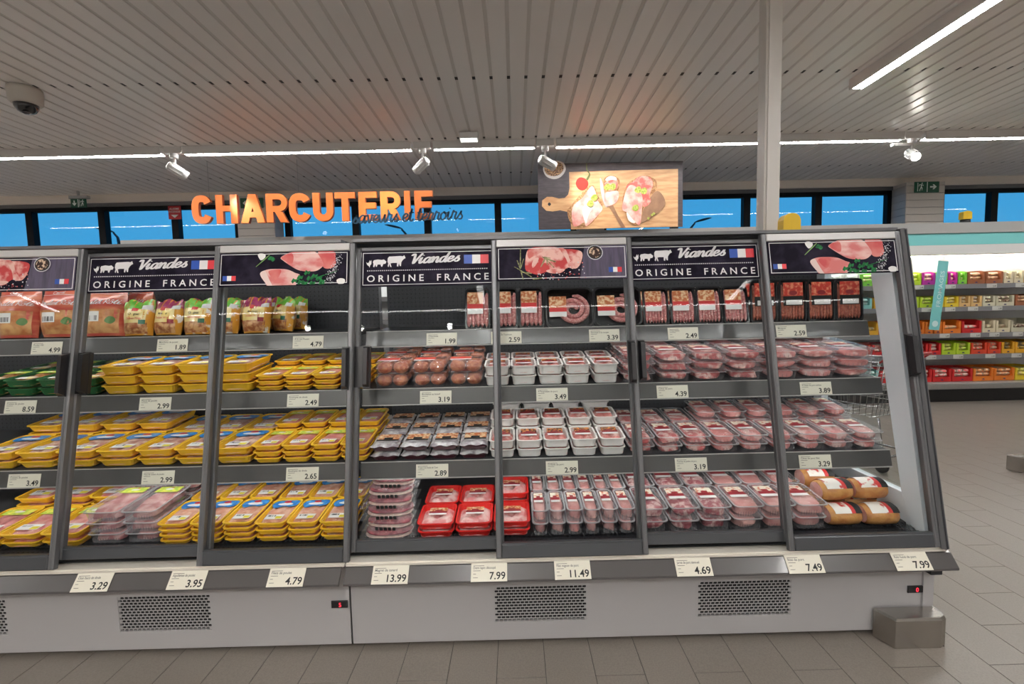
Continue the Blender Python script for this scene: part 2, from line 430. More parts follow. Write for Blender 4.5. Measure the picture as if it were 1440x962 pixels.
g = MB(); g.box(-60, 60, YW+.3, 90, -.3, -.05); struct(part('ground', g, M('asphalt', (.05, .05, .05), .9), None))
m_lamp_sil = M('dark street lamp', (.02, .025, .03), .6)
def street_lamp(x, y, h, flip, label):
    t = thing('street_lamp', label, 'street lamp', (x, y, -.05))
    b = MB(); b.tube([(0, 0, 0), (0, 0, h*.9), (.05*flip, 0, h*.96), (.25*flip, 0, h)], lambda u: .09-.045*u, 8); part('pole', b, m_lamp_sil, t)
    b = MB(); b.loft([[(flip*(.2+.9*u), yy*.2*sqrt(max(.05, 1-(2*u-1)**2)), h+.02+.22*u*1+zz*.09*sqrt(max(.05, 1-(2*u-1)**2))) for yy, zz in ((1, 0), (.7, .7), (0, 1), (-.7, .7), (-1, 0), (0, -.4))] for u in (0, .2, .5, .8, 1)], smooth=True)
    part('lamp_head', b, m_lamp_sil, t)
street_lamp(-20.2, 25, 5.98, -1, 'dark street lamp outside window beside the red fire alarm sign')
street_lamp(-5.45, 25, 5.85, -1, 'dark street lamp outside behind the word terroirs')
street_lamp(9.2, 25, 5.85, 1, 'dark street lamp outside beside the white post')

# post beside the case
p = MB(); p.box(1.585, 1.679, 3.05, 3.14, 0, ZC); p.box(1.600, 1.679, 3.042, 3.051, 0, ZC)
struct(part('trim_3', p, M('white post', (.66, .63, .59), .4), None))

# ================================================================== ceiling lights
m_tube = M('light strip diffuser', (1, 1, 1), .5, emit=((1, .985, .965), STRIP_POWER))
m_hous = M('white light housing', (.70, .68, .66), .4)
def strip_x(x0, x1, y, z, label):
    t = thing('light_strip', label, 'ceiling light', ((x0+x1)/2, y, ZC), group='ceiling light strips')
    hx = (x1-x0)/2
    b = MB(); b.box(-hx-.02, hx+.02, -.045, .045, -.075, -.0005)
    for sy in (-1, 1): b.box(-hx-.02, hx+.02, sy*.0405-.0045, sy*.0405+.0045, -.092, -.0751)
    part('housing', b, m_hous, t)
    d = MB(); d.box(-hx, hx, -.0355, .0355, -.086, -.0755); part('diffuser', d, m_tube, t)
    fin = MB(); n = int((x1-x0)/.09)
    for i in range(n):
        x = -hx+(i+.5)*(x1-x0)/n; fin.box(x-.004, x+.004, -.0355, .0355, -.092, -.0865)
    q = part('louvre', fin, m_hous, t); q['kind'] = 'stuff'
def strip_y(x, y0, y1, label):
    t = thing('light_strip', label, 'ceiling light', (x, (y0+y1)/2, ZC), group='ceiling light strips')
    h = (y1-y0)/2
    b = MB(); b.box(-.06, .06, -h-.02, h+.02, -.075, -.0005)
    for sx in (-1, 1): b.box(sx*.053-.007, sx*.053+.007, -h-.02, h+.02, -.092, -.0751)
    part('housing', b, m_hous, t)
    d = MB(); d.box(-.045, .045, -h, h, -.088, -.0755); part('diffuser', d, m_tube, t)
    fin = MB(); n = int((y1-y0)/.06)
    for i in range(n):
        y = -h+(i+.5)*(y1-y0)/n
        fin.add([(-.0455, y-.03, -.0905), (-.0455, y-.022, -.0905), (.0455, y+.03, -.0905), (.0455, y+.022, -.0905)], [(0, 1, 2, 3)])
    q = part('louvre', fin, m_hous, t); q['kind'] = 'stuff'
YS = 5.80
strip_x(-9.6, -4.11, YS, 3.4, 'lit ceiling strip above the red fire alarm sign')
strip_x(-3.82, -1.19, YS, 3.4, 'lit ceiling strip above the orange letters')
strip_x(-.89, .27, YS, 3.4, 'short lit ceiling strip between two white spotlights')
strip_x(.56, 4.63, YS, 3.4, 'lit ceiling strip crossing behind the white post')
strip_x(4.92, 9.6, YS, 3.4, 'lit ceiling strip above the turquoise topped fridge')
strip_y(3.115, -1.95, 4.41, 'lit ceiling strip running towards the window wall')
strip_y(-6.4, -1.9, 3.6, 'lit ceiling strip running towards windows over the poultry end')
strip_y(-.45, -1.9, 1.3, 'lit ceiling strip over the aisle before the sausage shelves')
strip_x(-5.0, 5.0, -2.1, 3.4, 'lit ceiling strip reflected in the glass doors')

m_spotw = M('white spotlight body', (.72, .71, .70), .35)
m_lens = M('spotlight lens', (1, 1, 1), .3, emit=((1, .95, .88), 9)); m_lens_hot = M('hot spotlight lens', (1, 1, 1), .3, emit=((1, .93, .82), 60))
def spot(x, y, aim, label, hot=False, watt=SPOT_WATT, cone=38):
    t = thing('spotlight', label, 'spotlight', (x, y, ZC), group='track spotlights')
    b = MB(); b.box(-.10, .10, -.03, .03, -.075, -.0005); part('track', b, m_hous, t)
    b = MB(); b.lathe([(.045, -.125), (.045, -.0755)], 14); b.box(-.012, .012, -.012, .012, -.20, -.12); part('adapter', b, m_spotw, t)
    if hot:
        b = MB(); b.box(-.24, -.02, -.02, .02, -.155, -.125); part('gear_box', b, m_spotw, t)
    d = (Vector(aim)-Vector((x, y, ZC-.25))).normalized(); q = d.to_track_quat('-Z', 'Y')
    hd = MB(); hd.lathe([(.03, .085), (.048, .075), (.052, 0), (.052, -.09), (.056, -.1), (.056, -.135), (.047, -.135), (.047, -.12)], 18)
    for k in range(9):
        a = 2*pi*k/9; hd.box(.054*cos(a)-.004, .054*cos(a)+.004, .054*sin(a)-.004, .054*sin(a)+.004, -.08, .05)
    h = part('spot_head', hd, m_spotw, t, (0, 0, -.25)); h.rotation_mode = 'QUATERNION'; h.rotation_quaternion = q
    ln = MB(); ln.lathe([(.0465, -.124), (.0465, -.1205)], 18); part('lens', ln, m_lens_hot if hot else m_lens, h)
    la = bpy.data.lights.new('spot_beam', 'SPOT'); la.energy = watt; la.spot_size = radians(cone); la.spot_blend = .7; la.color = (1, .93, .85); la.shadow_soft_size = .04
    lo = link('spot_beam', la, t, (0, 0, -.25)); lo.rotation_mode = 'QUATERNION'; lo.rotation_quaternion = q; lo.location = Vector((0, 0, -.25))+d*.15
spot(-3.96, YS, (-3.45, 6.3, 2.86), 'white track spotlight above the letter C', watt=70, cone=30)
spot(-1.04, YS, (-1.7, 6.3, 2.85), 'white track spotlight near the last letters of the orange sign')
spot(.41, YS, (1.3, 6.3, 2.9), 'white track spotlight in front of the food poster', watt=40, cone=70)
spot(4.77, YS, (3.6, 2.0, 1.0), 'glowing white spotlight with gear box near the exit sign', hot=True, watt=40)
for x, nm in ((-3.0, 'poultry'), (-2.26, 'turkey'), (-.95, 'sausage')):
    spot(x, -2.3, (x, 2.2, 1.0), 'white track spotlight aimed at the %s shelves' % nm, hot=True, watt=60, cone=70)

# camera dome, emergency light
t = thing('security_camera', 'white dome security camera on the slatted ceiling', 'camera', (-4.17, 4.30, ZC))
b = MB(); b.lathe([(.115, -.0005), (.118, -.03), (.112, -.12), (.098, -.135), (.07, -.137)], 24); part('housing', b, M('camera white', (.62, .58, .52), .4), t)
b = MB(); b.lathe([(.085, -.128), (.082, -.16), (.06, -.195), (.03, -.21), (.004, -.213)], 20); part('dome', b, M('smoked dome', (.01, .01, .012), .08, coat=1), t)
b = MB(); b.lathe([(.022, -.2), (.03, -.218), (.012, -.226)], 14, c=(.02, -.03, 0)); part('lens', b, M('camera lens', (.02, .015, .02), .05, coat=1), t)
t = thing('emergency_light', 'small white emergency light box on the slatted ceiling', 'emergency light', (-.46, 5.5, ZC))
b = MB(); b.cbox(-.105, .105, -.06, .06, -.085, -.02, .006); b.box(-.02, .02, -.02, .02, -.021, -.0005); part('body', b, m_spotw, t)
b = MB()
for i in range(8): b.box(-.095+.024*i, -.077+.024*i, -.05, .05, -.097, -.0855)
part('diffuser', b, M('emergency diffuser', (.9, .9, .9), .3, emit=((1, 1, .95), 1.2)), t)

# ================================================================== signs
m_orange = M('orange sign letter', (.78, .20, .045), .32, coat=.3)
m_oredge = M('orange letter edge', (.42, .09, .02), .4)
m_navy = M('dark blue lettering', (.010, .045, .085), .4)
def sign():
    t = thing('hanging_sign', 'orange CHARCUTERIE letters with dark blue script, hung before the windows', 'sign', (0, 6.3, 0))
    H, T, D, Z = .365, .088, .05, 2.705
    def prism(b, pts):
        n = len(pts); vs = [(x, 0, z) for x, z in pts]+[(x, D, z) for x, z in pts]
        b.add(vs, [tuple(range(n))], 0)
        b.add(vs, [tuple(range(2*n-1, n-1, -1))]+[(i, i+n, (i+1) % n+n, (i+1) % n) for i in range(n)], 1)
    def stroke(b, path, t=T):
        n = len(path); L, Rr = [], []
        for i, (x, z) in enumerate(path):
            p, q = path[max(0, i-1)], path[min(n-1, i+1)]; dx, dz = q[0]-p[0], q[1]-p[1]; l = math.hypot(dx, dz)
            L.append((x-dz/l*t/2, z+dx/l*t/2)); Rr.append((x+dz/l*t/2, z-dx/l*t/2))
        for i in range(n-1): prism(b, [Rr[i], Rr[i+1], L[i+1], L[i]])
    rect = lambda x0, x1, z0, z1: [(x0, z0), (x1, z0), (x1, z1), (x0, z1)]
    pw = lambda v, e: math.copysign(abs(v)**e, v)
    def glyph(ch, w):
        b = MB()
        if ch == 'C': stroke(b, [(w/2+(w-T)/2*pw(cos(radians(a)), .75), H/2+(H-T)/2*pw(sin(radians(a)), .75)) for a in range(28, 333, 16)])
        if ch == 'U': stroke(b, [(T/2, H), (T/2, w/2)]+[(w/2+(w-T)/2*cos(radians(a)), w/2+(w/2-T/2)*sin(radians(a))) for a in range(195, 346, 15)]+[(w-T/2, w/2), (w-T/2, H)])
        if ch == 'H': prism(b, rect(0, T, 0, H)); prism(b, rect(w-T, w, 0, H)); prism(b, rect(T, w-T, H*.42, H*.62))
        if ch == 'T': prism(b, rect(0, w, H-T*.9, H)); prism(b, rect(w/2-T/2, w/2+T/2, 0, H-T*.9))
        if ch == 'I': prism(b, rect(0, w, 0, H))
        if ch == 'E':
            prism(b, rect(0, T, 0, H))
            for z0, ww in ((0, w), (H*.41, w*.93), (H-T*.88, w)): prism(b, rect(T, ww, z0, z0+T*.88))
        if ch == 'A':
            m = (w/2-T*.52)/H; i0 = T*1.1; za = (w/2-i0)/m; z1 = H*.19; z2 = z1+T*.8
            prism(b, [(0, 0), (i0, 0), (w/2, za), (w/2, H), (w/2-T*.52, H)]); prism(b, [(w, 0), (w/2+T*.52, H), (w/2, H), (w/2, za), (w-i0, 0)])
            prism(b, [(i0+m*z1, z1), (w-i0-m*z1, z1), (w-i0-m*z2, z2), (i0+m*z2, z2)])
        if ch == 'R':
            prism(b, rect(0, T, 0, H)); m = H*.685; r = H*.315-T*.42; zb = m-r-T*.42
            stroke(b, [(T, m+r), (w-T-.05, m+r)]+[(w-T*.42-r+r*cos(radians(a)), m+r*sin(radians(a))) for a in range(75, -76, -15)]+[(w-T-.05, m-r), (T, m-r)], T*.84)
            prism(b, [(w*.40, zb), (w-T*1.12, 0), (w, 0), (w*.40+T*1.1, zb)])
        return b
    PX = [(269.7, 298), (303.7, 333.6), (337.8, 371.8), (373.9, 403.7), (405.8, 436.4), (439.5, 468), (470.4, 498.9), (503.7, 529.4), (534.3, 562.5), (567.8, 576), (582.2, 608)]
    for ch, (a0, a1) in zip('CHARCUTERIE', PX):
        k = 3.096/337; lt = part('letter', glyph(ch, (a1-a0)*k), [m_orange, m_oredge], t, (-4.125+(a0-270)*k, 0, Z)); lt['label'] = 'orange letter %s' % ch
    v = script('saveurs et terroirs', .098, .2, .12); b = MB()
    k = 1.42/v[2]; flat(b, ([(p[0]*k, p[1]) for p in v[0]], v[1]), -2.0, 2.675, -.045)
    b.add([(p[0]*k-2.0, -.03, p[1]+2.675) for p in v[0]], [tuple(reversed(q)) for q in v[1]])
    s2 = part('script_lettering', b, m_navy, t, rot=(0, radians(-1.2), 0)); s2.location = (0.0, 0, .03)
    for xx in (-3.9, -2.75, -1.95, -1.0):
        b = MB(); b.tube([(xx, .02, 3.04), (xx, .02, ZC)], .002, 5); part('hanging_wire', b, m_alu, t)
sign()

def fit(pts, X0, Y0, W, Hh, w, h, skew=0):
    """picture coordinates -> metres on a board w x h with its origin at the lower left corner"""
    return [((x-X0)/W*w, h-((y-Y0+skew*(x-X0))/Hh)*h) for x, y in pts]
def poster():
    w, h = 1.875, .835
    t = thing('food_poster', 'hanging poster of ham toasts and a tomato on a wooden board', 'poster', (.345, 6.3, 2.54))
    b = MB(); b.box(0, w, 0, .02, 0, h); part('backing_board', b, M('poster slate', (.045, .036, .042), .5, noise=(8, (.075, .062, .07), .4, .7), stretch=(1, 1, 6)), t)
    F = lambda pts: fit(pts, 95, 60, 1230, 561, w, h, .0163)
    lay_n = [0]
    def shape(name, pts, mat, smooth=True, n=4):
        lay_n[0] += 1; y = -.0006*lay_n[0]
        q = F(smooth_poly(pts, n) if smooth else pts)
        b = MB(); b.poly([(a, y, c) for a, c in q]); return part(name, b, mat, t)
    wood = M('poster wood', (.52, .27, .12), .45, noise=(5, (.66, .40, .20), .35, .65), stretch=(1, 1, 7))
    shape('board_print', [(360, 130), (800, 118), (1284, 108), (1284, 600), (800, 608), (370, 620), (368, 520), (345, 470), (280, 455), (215, 465), (160, 458), (125, 420), (128, 370), (170, 340), (215, 340), (270, 355), (320, 350), (350, 320), (362, 270)], wood, False)
    shape('hole_print', [(175, 402), (188, 388), (203, 402), (188, 418)], m_black)
    shape('bowl_print', [(140, 100), (170, 45), (240, 30), (310, 50), (332, 110), (290, 170), (230, 190), (165, 165)], M('poster bowl', (.55, .52, .50), .5))
    shape('seed_print', [(150, 100), (180, 55), (240, 42), (298, 60), (314, 105), (280, 150), (230, 165), (175, 150)], M('poster seeds', (.10, .045, .025), .6, noise=(60, (.55, .33, .16), .45, .6)))
    bread = M('poster bread', (.30, .13, .05), .6, noise=(50, (.58, .33, .14), .45, .65)); sh = M('poster dark wood', (.25, .13, .075), .5, noise=(9, (.33, .18, .10), .4, .6))
    ham = M('poster ham', (.80, .28, .24), .45, noise=(9, (.88, .60, .52), .4, .62, 5), bump=(12, .2)); hamd = M('poster dry ham', (.68, .12, .10), .45, noise=(14, (.82, .40, .32), .45, .62, 5))
    cream = M('poster cream', (.86, .80, .72), .5); leaf = M('poster basil', (.25, .33, .04), .5, noise=(50, (.50, .52, .12), .4, .6))
    shape('bread_print', [(340, 480), (370, 420), (540, 240), (600, 330), (640, 440), (520, 590), (390, 590)], bread)
    shape('ham_print', [(385, 430), (470, 350), (550, 250), (585, 310), (605, 380), (640, 440), (600, 500), (505, 592), (480, 560), (430, 590), (385, 580)], ham)
    shape('ham_fold_print', [(470, 440), (520, 390), (560, 420), (520, 500), (500, 570), (478, 520)], cream)
    shape('tomato_print', [(415, 230), (435, 185), (475, 178), (515, 205), (518, 250), (485, 285), (440, 278)], M('poster tomato', (.72, .04, .03), .25))
    shape('tomato_stem_print', [(505, 60), (512, 62), (516, 110), (540, 150), (525, 190), (510, 205), (503, 190), (526, 150), (505, 115)], M('poster stem', (.10, .12, .03), .5))
    shape('knife_print', [(620, 185), (645, 230), (660, 330), (690, 420), (660, 420), (630, 320)], M('poster blade', (.55, .50, .50), .3))
    shape('knife_handle_print', [(690, 420), (730, 415), (770, 500), (835, 605), (800, 608), (740, 500)], sh, False)
    shape('bread_print', [(650, 230), (665, 180), (720, 160), (780, 190), (785, 250), (760, 300), (690, 300)], bread)
    shape('cream_print', [(665, 200), (700, 168), (750, 175), (760, 205), (710, 212)], cream)
    shape('dry_ham_print', [(655, 240), (690, 205), (760, 205), (770, 260), (730, 290), (670, 285)], hamd)
    shape('ham_print', [(655, 320), (700, 300), (775, 298), (770, 370), (730, 410), (670, 420)], ham)
    shape('shadow_print', [(960, 560), (1000, 430), (1090, 300), (1150, 330), (1170, 420), (1060, 520)], sh)
    shape('bread_print', [(810, 400), (840, 260), (900, 200), (1000, 165), (1090, 200), (1100, 280), (1040, 350), (990, 440), (950, 575), (870, 560)], bread)
    shape('dry_ham_print', [(840, 260), (900, 215), (960, 170), (1040, 180), (1070, 240), (1040, 330), (1050, 390), (990, 430), (940, 350), (880, 300)], hamd)
    shape('cream_print', [(845, 480), (880, 470), (930, 540), (905, 570), (860, 545)], cream)
    shape('ham_print', [(805, 440), (850, 270), (910, 250), (975, 330), (975, 440), (955, 585), (900, 540), (850, 480)], ham)
    for cx, cy in ((570, 350), (535, 400), (680, 260), (725, 258), (990, 295), (940, 285), (918, 440)):
        shape('leaf_print', [(cx-30, cy+10), (cx-10, cy-22), (cx+18, cy-26), (cx+28, cy+5), (cx+5, cy+30)], leaf)
    for cx, cy in ((1060, 500), (1030, 530), (1075, 490)):
        shape('pepper_print', [(cx-12, cy), (cx, cy-12), (cx+12, cy), (cx, cy+12)], leaf)
    for xx in (.15, 1.7):
        b = MB(); b.tube([(xx, .01, h), (xx, .01, ZC-2.54)], .002, 5); part('hanging_wire', b, m_alu, t)
poster()

m_green = M('exit sign green', (.003, .055, .028), .4, emit=((.0, .25, .1), .02)); m_exitw = M('exit sign white', (.8, .85, .82), .4)
MAN = [[(.0, -.35), (.06, -.42), (.16, -.12), (.24, .0), (.2, .05), (.1, -.05)], [(.1, -.05), (.2, .05), (.34, -.08), (.3, -.34), (.24, -.34), (.26, -.12), (.18, -.15)],
       [(.14, .0), (.24, .0), (.28, .26), (.16, .28)], [(.16, .26), (.16, .2), (.02, .22), (-.02, .06), (-.07, .08), (-.02, .28)], [(.26, .24), (.3, .2), (.38, .1), (.44, .16), (.36, .24)],
       [(.22, .32), (.3, .3), (.34, .37), (.3, .44), (.22, .42), (.19, .37)]]
def exit_sign(x, y, z, w, h, arrow, label, man_left=True, hang=None):
    t = thing('exit_sign', label, 'exit sign', (x, y, z))
    b = MB(); b.cbox(-w/2, w/2, 0, .02, -h/2, h/2, .003); part('panel', b, m_green, t)
    sx = -1 if man_left else 1; s = h*.92
    b = MB()
    for pg in MAN: b.poly([(sx*w*.26+(px-.16)*s, -.0012, pz*s) for px, pz in pg])
    b.box(sx*w*.26-.36*s, sx*w*.26-.30*s, -.0012, .0, -.42*s, .45*s); part('running_figure', b, m_exitw, t)
    b = MB(); cx = -sx*w*.25; q = {'right': 1, 'left': -1}.get(arrow, 0); a = h*.32
    pts = [(-1, .25), (.1, .25), (-.25, .8), (.2, .8), (1, 0), (.2, -.8), (-.25, -.8), (.1, -.25), (-1, -.25)]
    if q: b.poly([(cx+px*a*q, -.0012, pz*a*.9) for px, pz in pts])
    else: b.poly([(cx+pz*a*.9, -.0012, -px*a) for px, pz in pts])
    part('arrow', b, m_exitw, t)
    b = MB(); b.box(-.006, .006, -.0011, 0, -h/2+.004, h/2-.004); part('divider', b, m_exitw, t)
    if hang:
        b = MB(); b.box(-w*.55, w*.65, -.015, .05, h/2+.003, h/2+.05); b.box(-.01, .01, .0, .03, h/2+.05, hang); part('bracket', b, m_alu, t)
exit_sign(6.53, 7.610, 3.29, .385, .165, 'right', 'green running man exit sign with white arrow on boarded pier')
exit_sign(-4.05, 7.610, 3.26, .35, .155, 'left', 'green exit sign half hidden behind the letter A', man_left=False)
exit_sign(-6.72, 7.6, 3.31, .235, .13, 'down', 'small green exit sign hung under the ceiling edge', man_left=False, hang=.189)
t = thing('fire_alarm_sign', 'red fire alarm sign with white triangle on window mullion', 'sign', (-5.45, 7.896, 3.2))
b = MB(); b.box(-.1, .1, 0, .012, -.105, .105); part('panel', b, M('alarm red', (.48, .02, .025), .4), t)
b = MB(); b.poly([(-.06, -.0012, -.035), (.06, -.0012, -.035), (0, -.0012, -.085)]); flat(b, txt('ALARME', .042, 'CENTER', .008), 0, .045, -.0012); flat(b, txt('INCENDIE', .042, 'CENTER', .008), 0, .0, -.0012)
part('lettering', b, m_exitw, t)

m_beacon = M('yellow plastic cap', (.80, .52, .02), .35)
def cap(x, y, z, w, h, label, dark=False):
    t = thing('yellow_cap', label, 'plastic cap', (x, y, z))
    z0 = h*.35 if dark else 0
    if dark:
        b = MB(); b.lathe([(w*.5, 0), (w*.45, z0-.001)], 14); part('foot', b, m_black, t)
    L = []
    for k in range(13):
        a = pi*k/12; L.append((-cos(a)*w/2*(1 if .15 < k/12 < .85 else 1), z0+(h-z0)*(.6+.4*sin(a)**.6) if 0 < k < 12 else z0))
    b = MB(); b.loft([[(px, yy, pz) for px, pz in [(-w/2, z0)]+L[1:-1]+[(w/2, z0)]] for yy in (-w*.3, w*.3)]); b.box(-.002, .002, -w*.31, -w*.3, z0, h*.9)
    part('cap_shell', b, m_beacon, t)
cap(1.64, 2.86, 1.8580, .105, .175, 'yellow rounded cap on the case top beside the white post')
cap(6.6, 7.02, 2.612, .13, .18, 'yellow cap with black foot on the turquoise fridge', True)

# ================================================================== the two refrigerated cases
SLANT = .2063; TH = math.atan(SLANT)
Z0D = .43; Y0D = 1.985+(Z0D-.41)*SLANT
YBK = 2.87                                       # inner back wall
TILT = radians(6.5)
SHELVES = [(2.44, 1.402, .068, radians(2.0)), (2.34, 1.122, .068, TILT), (2.265, .778, .068, TILT)]   # front edge, top, rail height, tilt
DECK = (2.06, .455, TILT)
XL, XS, XR = -3.365, -.757, 1.864

def vent_grille(w, h, nc=21, nr=12):
    mb = MB(); pw = w/(nc+.5); ph = h/nr; a, b = pw*.37, ph*.37
    hole = [(-1, .45), (-.75, .9), (.75, .9), (1, .45), (1, -.45), (.75, -.9), (-.75, -.9), (-1, -.45)]
    for r in range(nr):
        off = pw/2 if r % 2 else 0; cz = (r+.5)*ph
        if off: mb.add([(0, 0, r*ph), (off, 0, r*ph), (off, 0, (r+1)*ph), (0, 0, (r+1)*ph)], [(0, 1, 2, 3)])
        else: mb.add([(w-pw/2, 0, r*ph), (w, 0, r*ph), (w, 0, (r+1)*ph), (w-pw/2, 0, (r+1)*ph)], [(0, 1, 2, 3)])
        for c in range(nc):
            cx = off+(c+.5)*pw
            o = [(cx-pw/2, cz+ph*.25), (cx-pw*.25, cz+ph/2), (cx+pw*.25, cz+ph/2), (cx+pw/2, cz+ph*.25), (cx+pw/2, cz-ph*.25), (cx+pw*.25, cz-ph/2), (cx-pw*.25, cz-ph/2), (cx-pw/2, cz-ph*.25)]
            i = [(cx+px*a/.85, cz+pz*b/.85) for px, pz in hole]
            vs = [(x, 0, z) for x, z in o]+[(x, 0, z) for x, z in i]+[(x, .004, z) for x, z in i]
            fs = []
            for k in range(8):
                k2 = (k+1) % 8; fs.append((k2, k, 8+k, 8+k2)); fs.append((8+k2, 8+k, 16+k, 16+k2))
            fs += [(0, 1, (cx, 0), 0)] and []
            mb.add(vs, fs)
            for (q1, q2, cxn, czn) in ((0, 1, -1, 1), (2, 3, 1, 1), (4, 5, 1, -1), (6, 7, -1, -1)):
                mb.add([(o[q1][0], 0, o[q1][1]), (o[q2][0], 0, o[q2][1]), (cx+cxn*pw/2, 0, cz+czn*ph/2)], [(0, 1, 2)])
    return mb

def perforated(name, base, dot):
    m = M(name, base, .4, .1); nt = m.node_tree; b = nt.nodes['Principled BSDF']
    tc = nt.nodes.new('ShaderNodeTexCoord'); mp = nt.nodes.new('ShaderNodeMapping'); mp.inputs['Scale'].default_value = (40, 0, 40)
    fr = nt.nodes.new('ShaderNodeVectorMath'); fr.operation = 'FRACTION'
    sb = nt.nodes.new('ShaderNodeVectorMath'); sb.operation = 'SUBTRACT'; sb.inputs[1].default_value = (.5, 0, .5)
    ln = nt.nodes.new('ShaderNodeVectorMath'); ln.operation = 'LENGTH'
    lt = nt.nodes.new('ShaderNodeMath'); lt.operation = 'LESS_THAN'; lt.inputs[1].default_value = .14
    mx = nt.nodes.new('ShaderNodeMix'); mx.data_type = 'RGBA'
    mx.inputs[6].default_value = tuple(base)+(1,); mx.inputs[7].default_value = tuple(dot)+(1,)
    L = nt.links.new
    L(tc.outputs['Object'], mp.inputs[0]); L(mp.outputs[0], fr.inputs[0]); L(fr.outputs[0], sb.inputs[0]); L(sb.outputs[0], ln.inputs[0])
    L(ln.outputs['Value'], lt.inputs[0]); L(lt.outputs[0], mx.inputs[0]); L(mx.outputs[2], b.inputs['Base Color'])
    return m
m_perf = perforated('perforated back panel', (.055, .06, .07), (.008, .008, .01))
m_perfw = perforated('white perforated back panel', (.75, .76, .77), (.3, .3, .3))
m_casefill = M('added case fill light', (1, 1, 1), .5, emit=((1, .96, .92), 13.0))  # glow of the fill strips added inside the cases to brighten the food
m_shelf = M('shelf top', (.05, .052, .058), .4, .2)

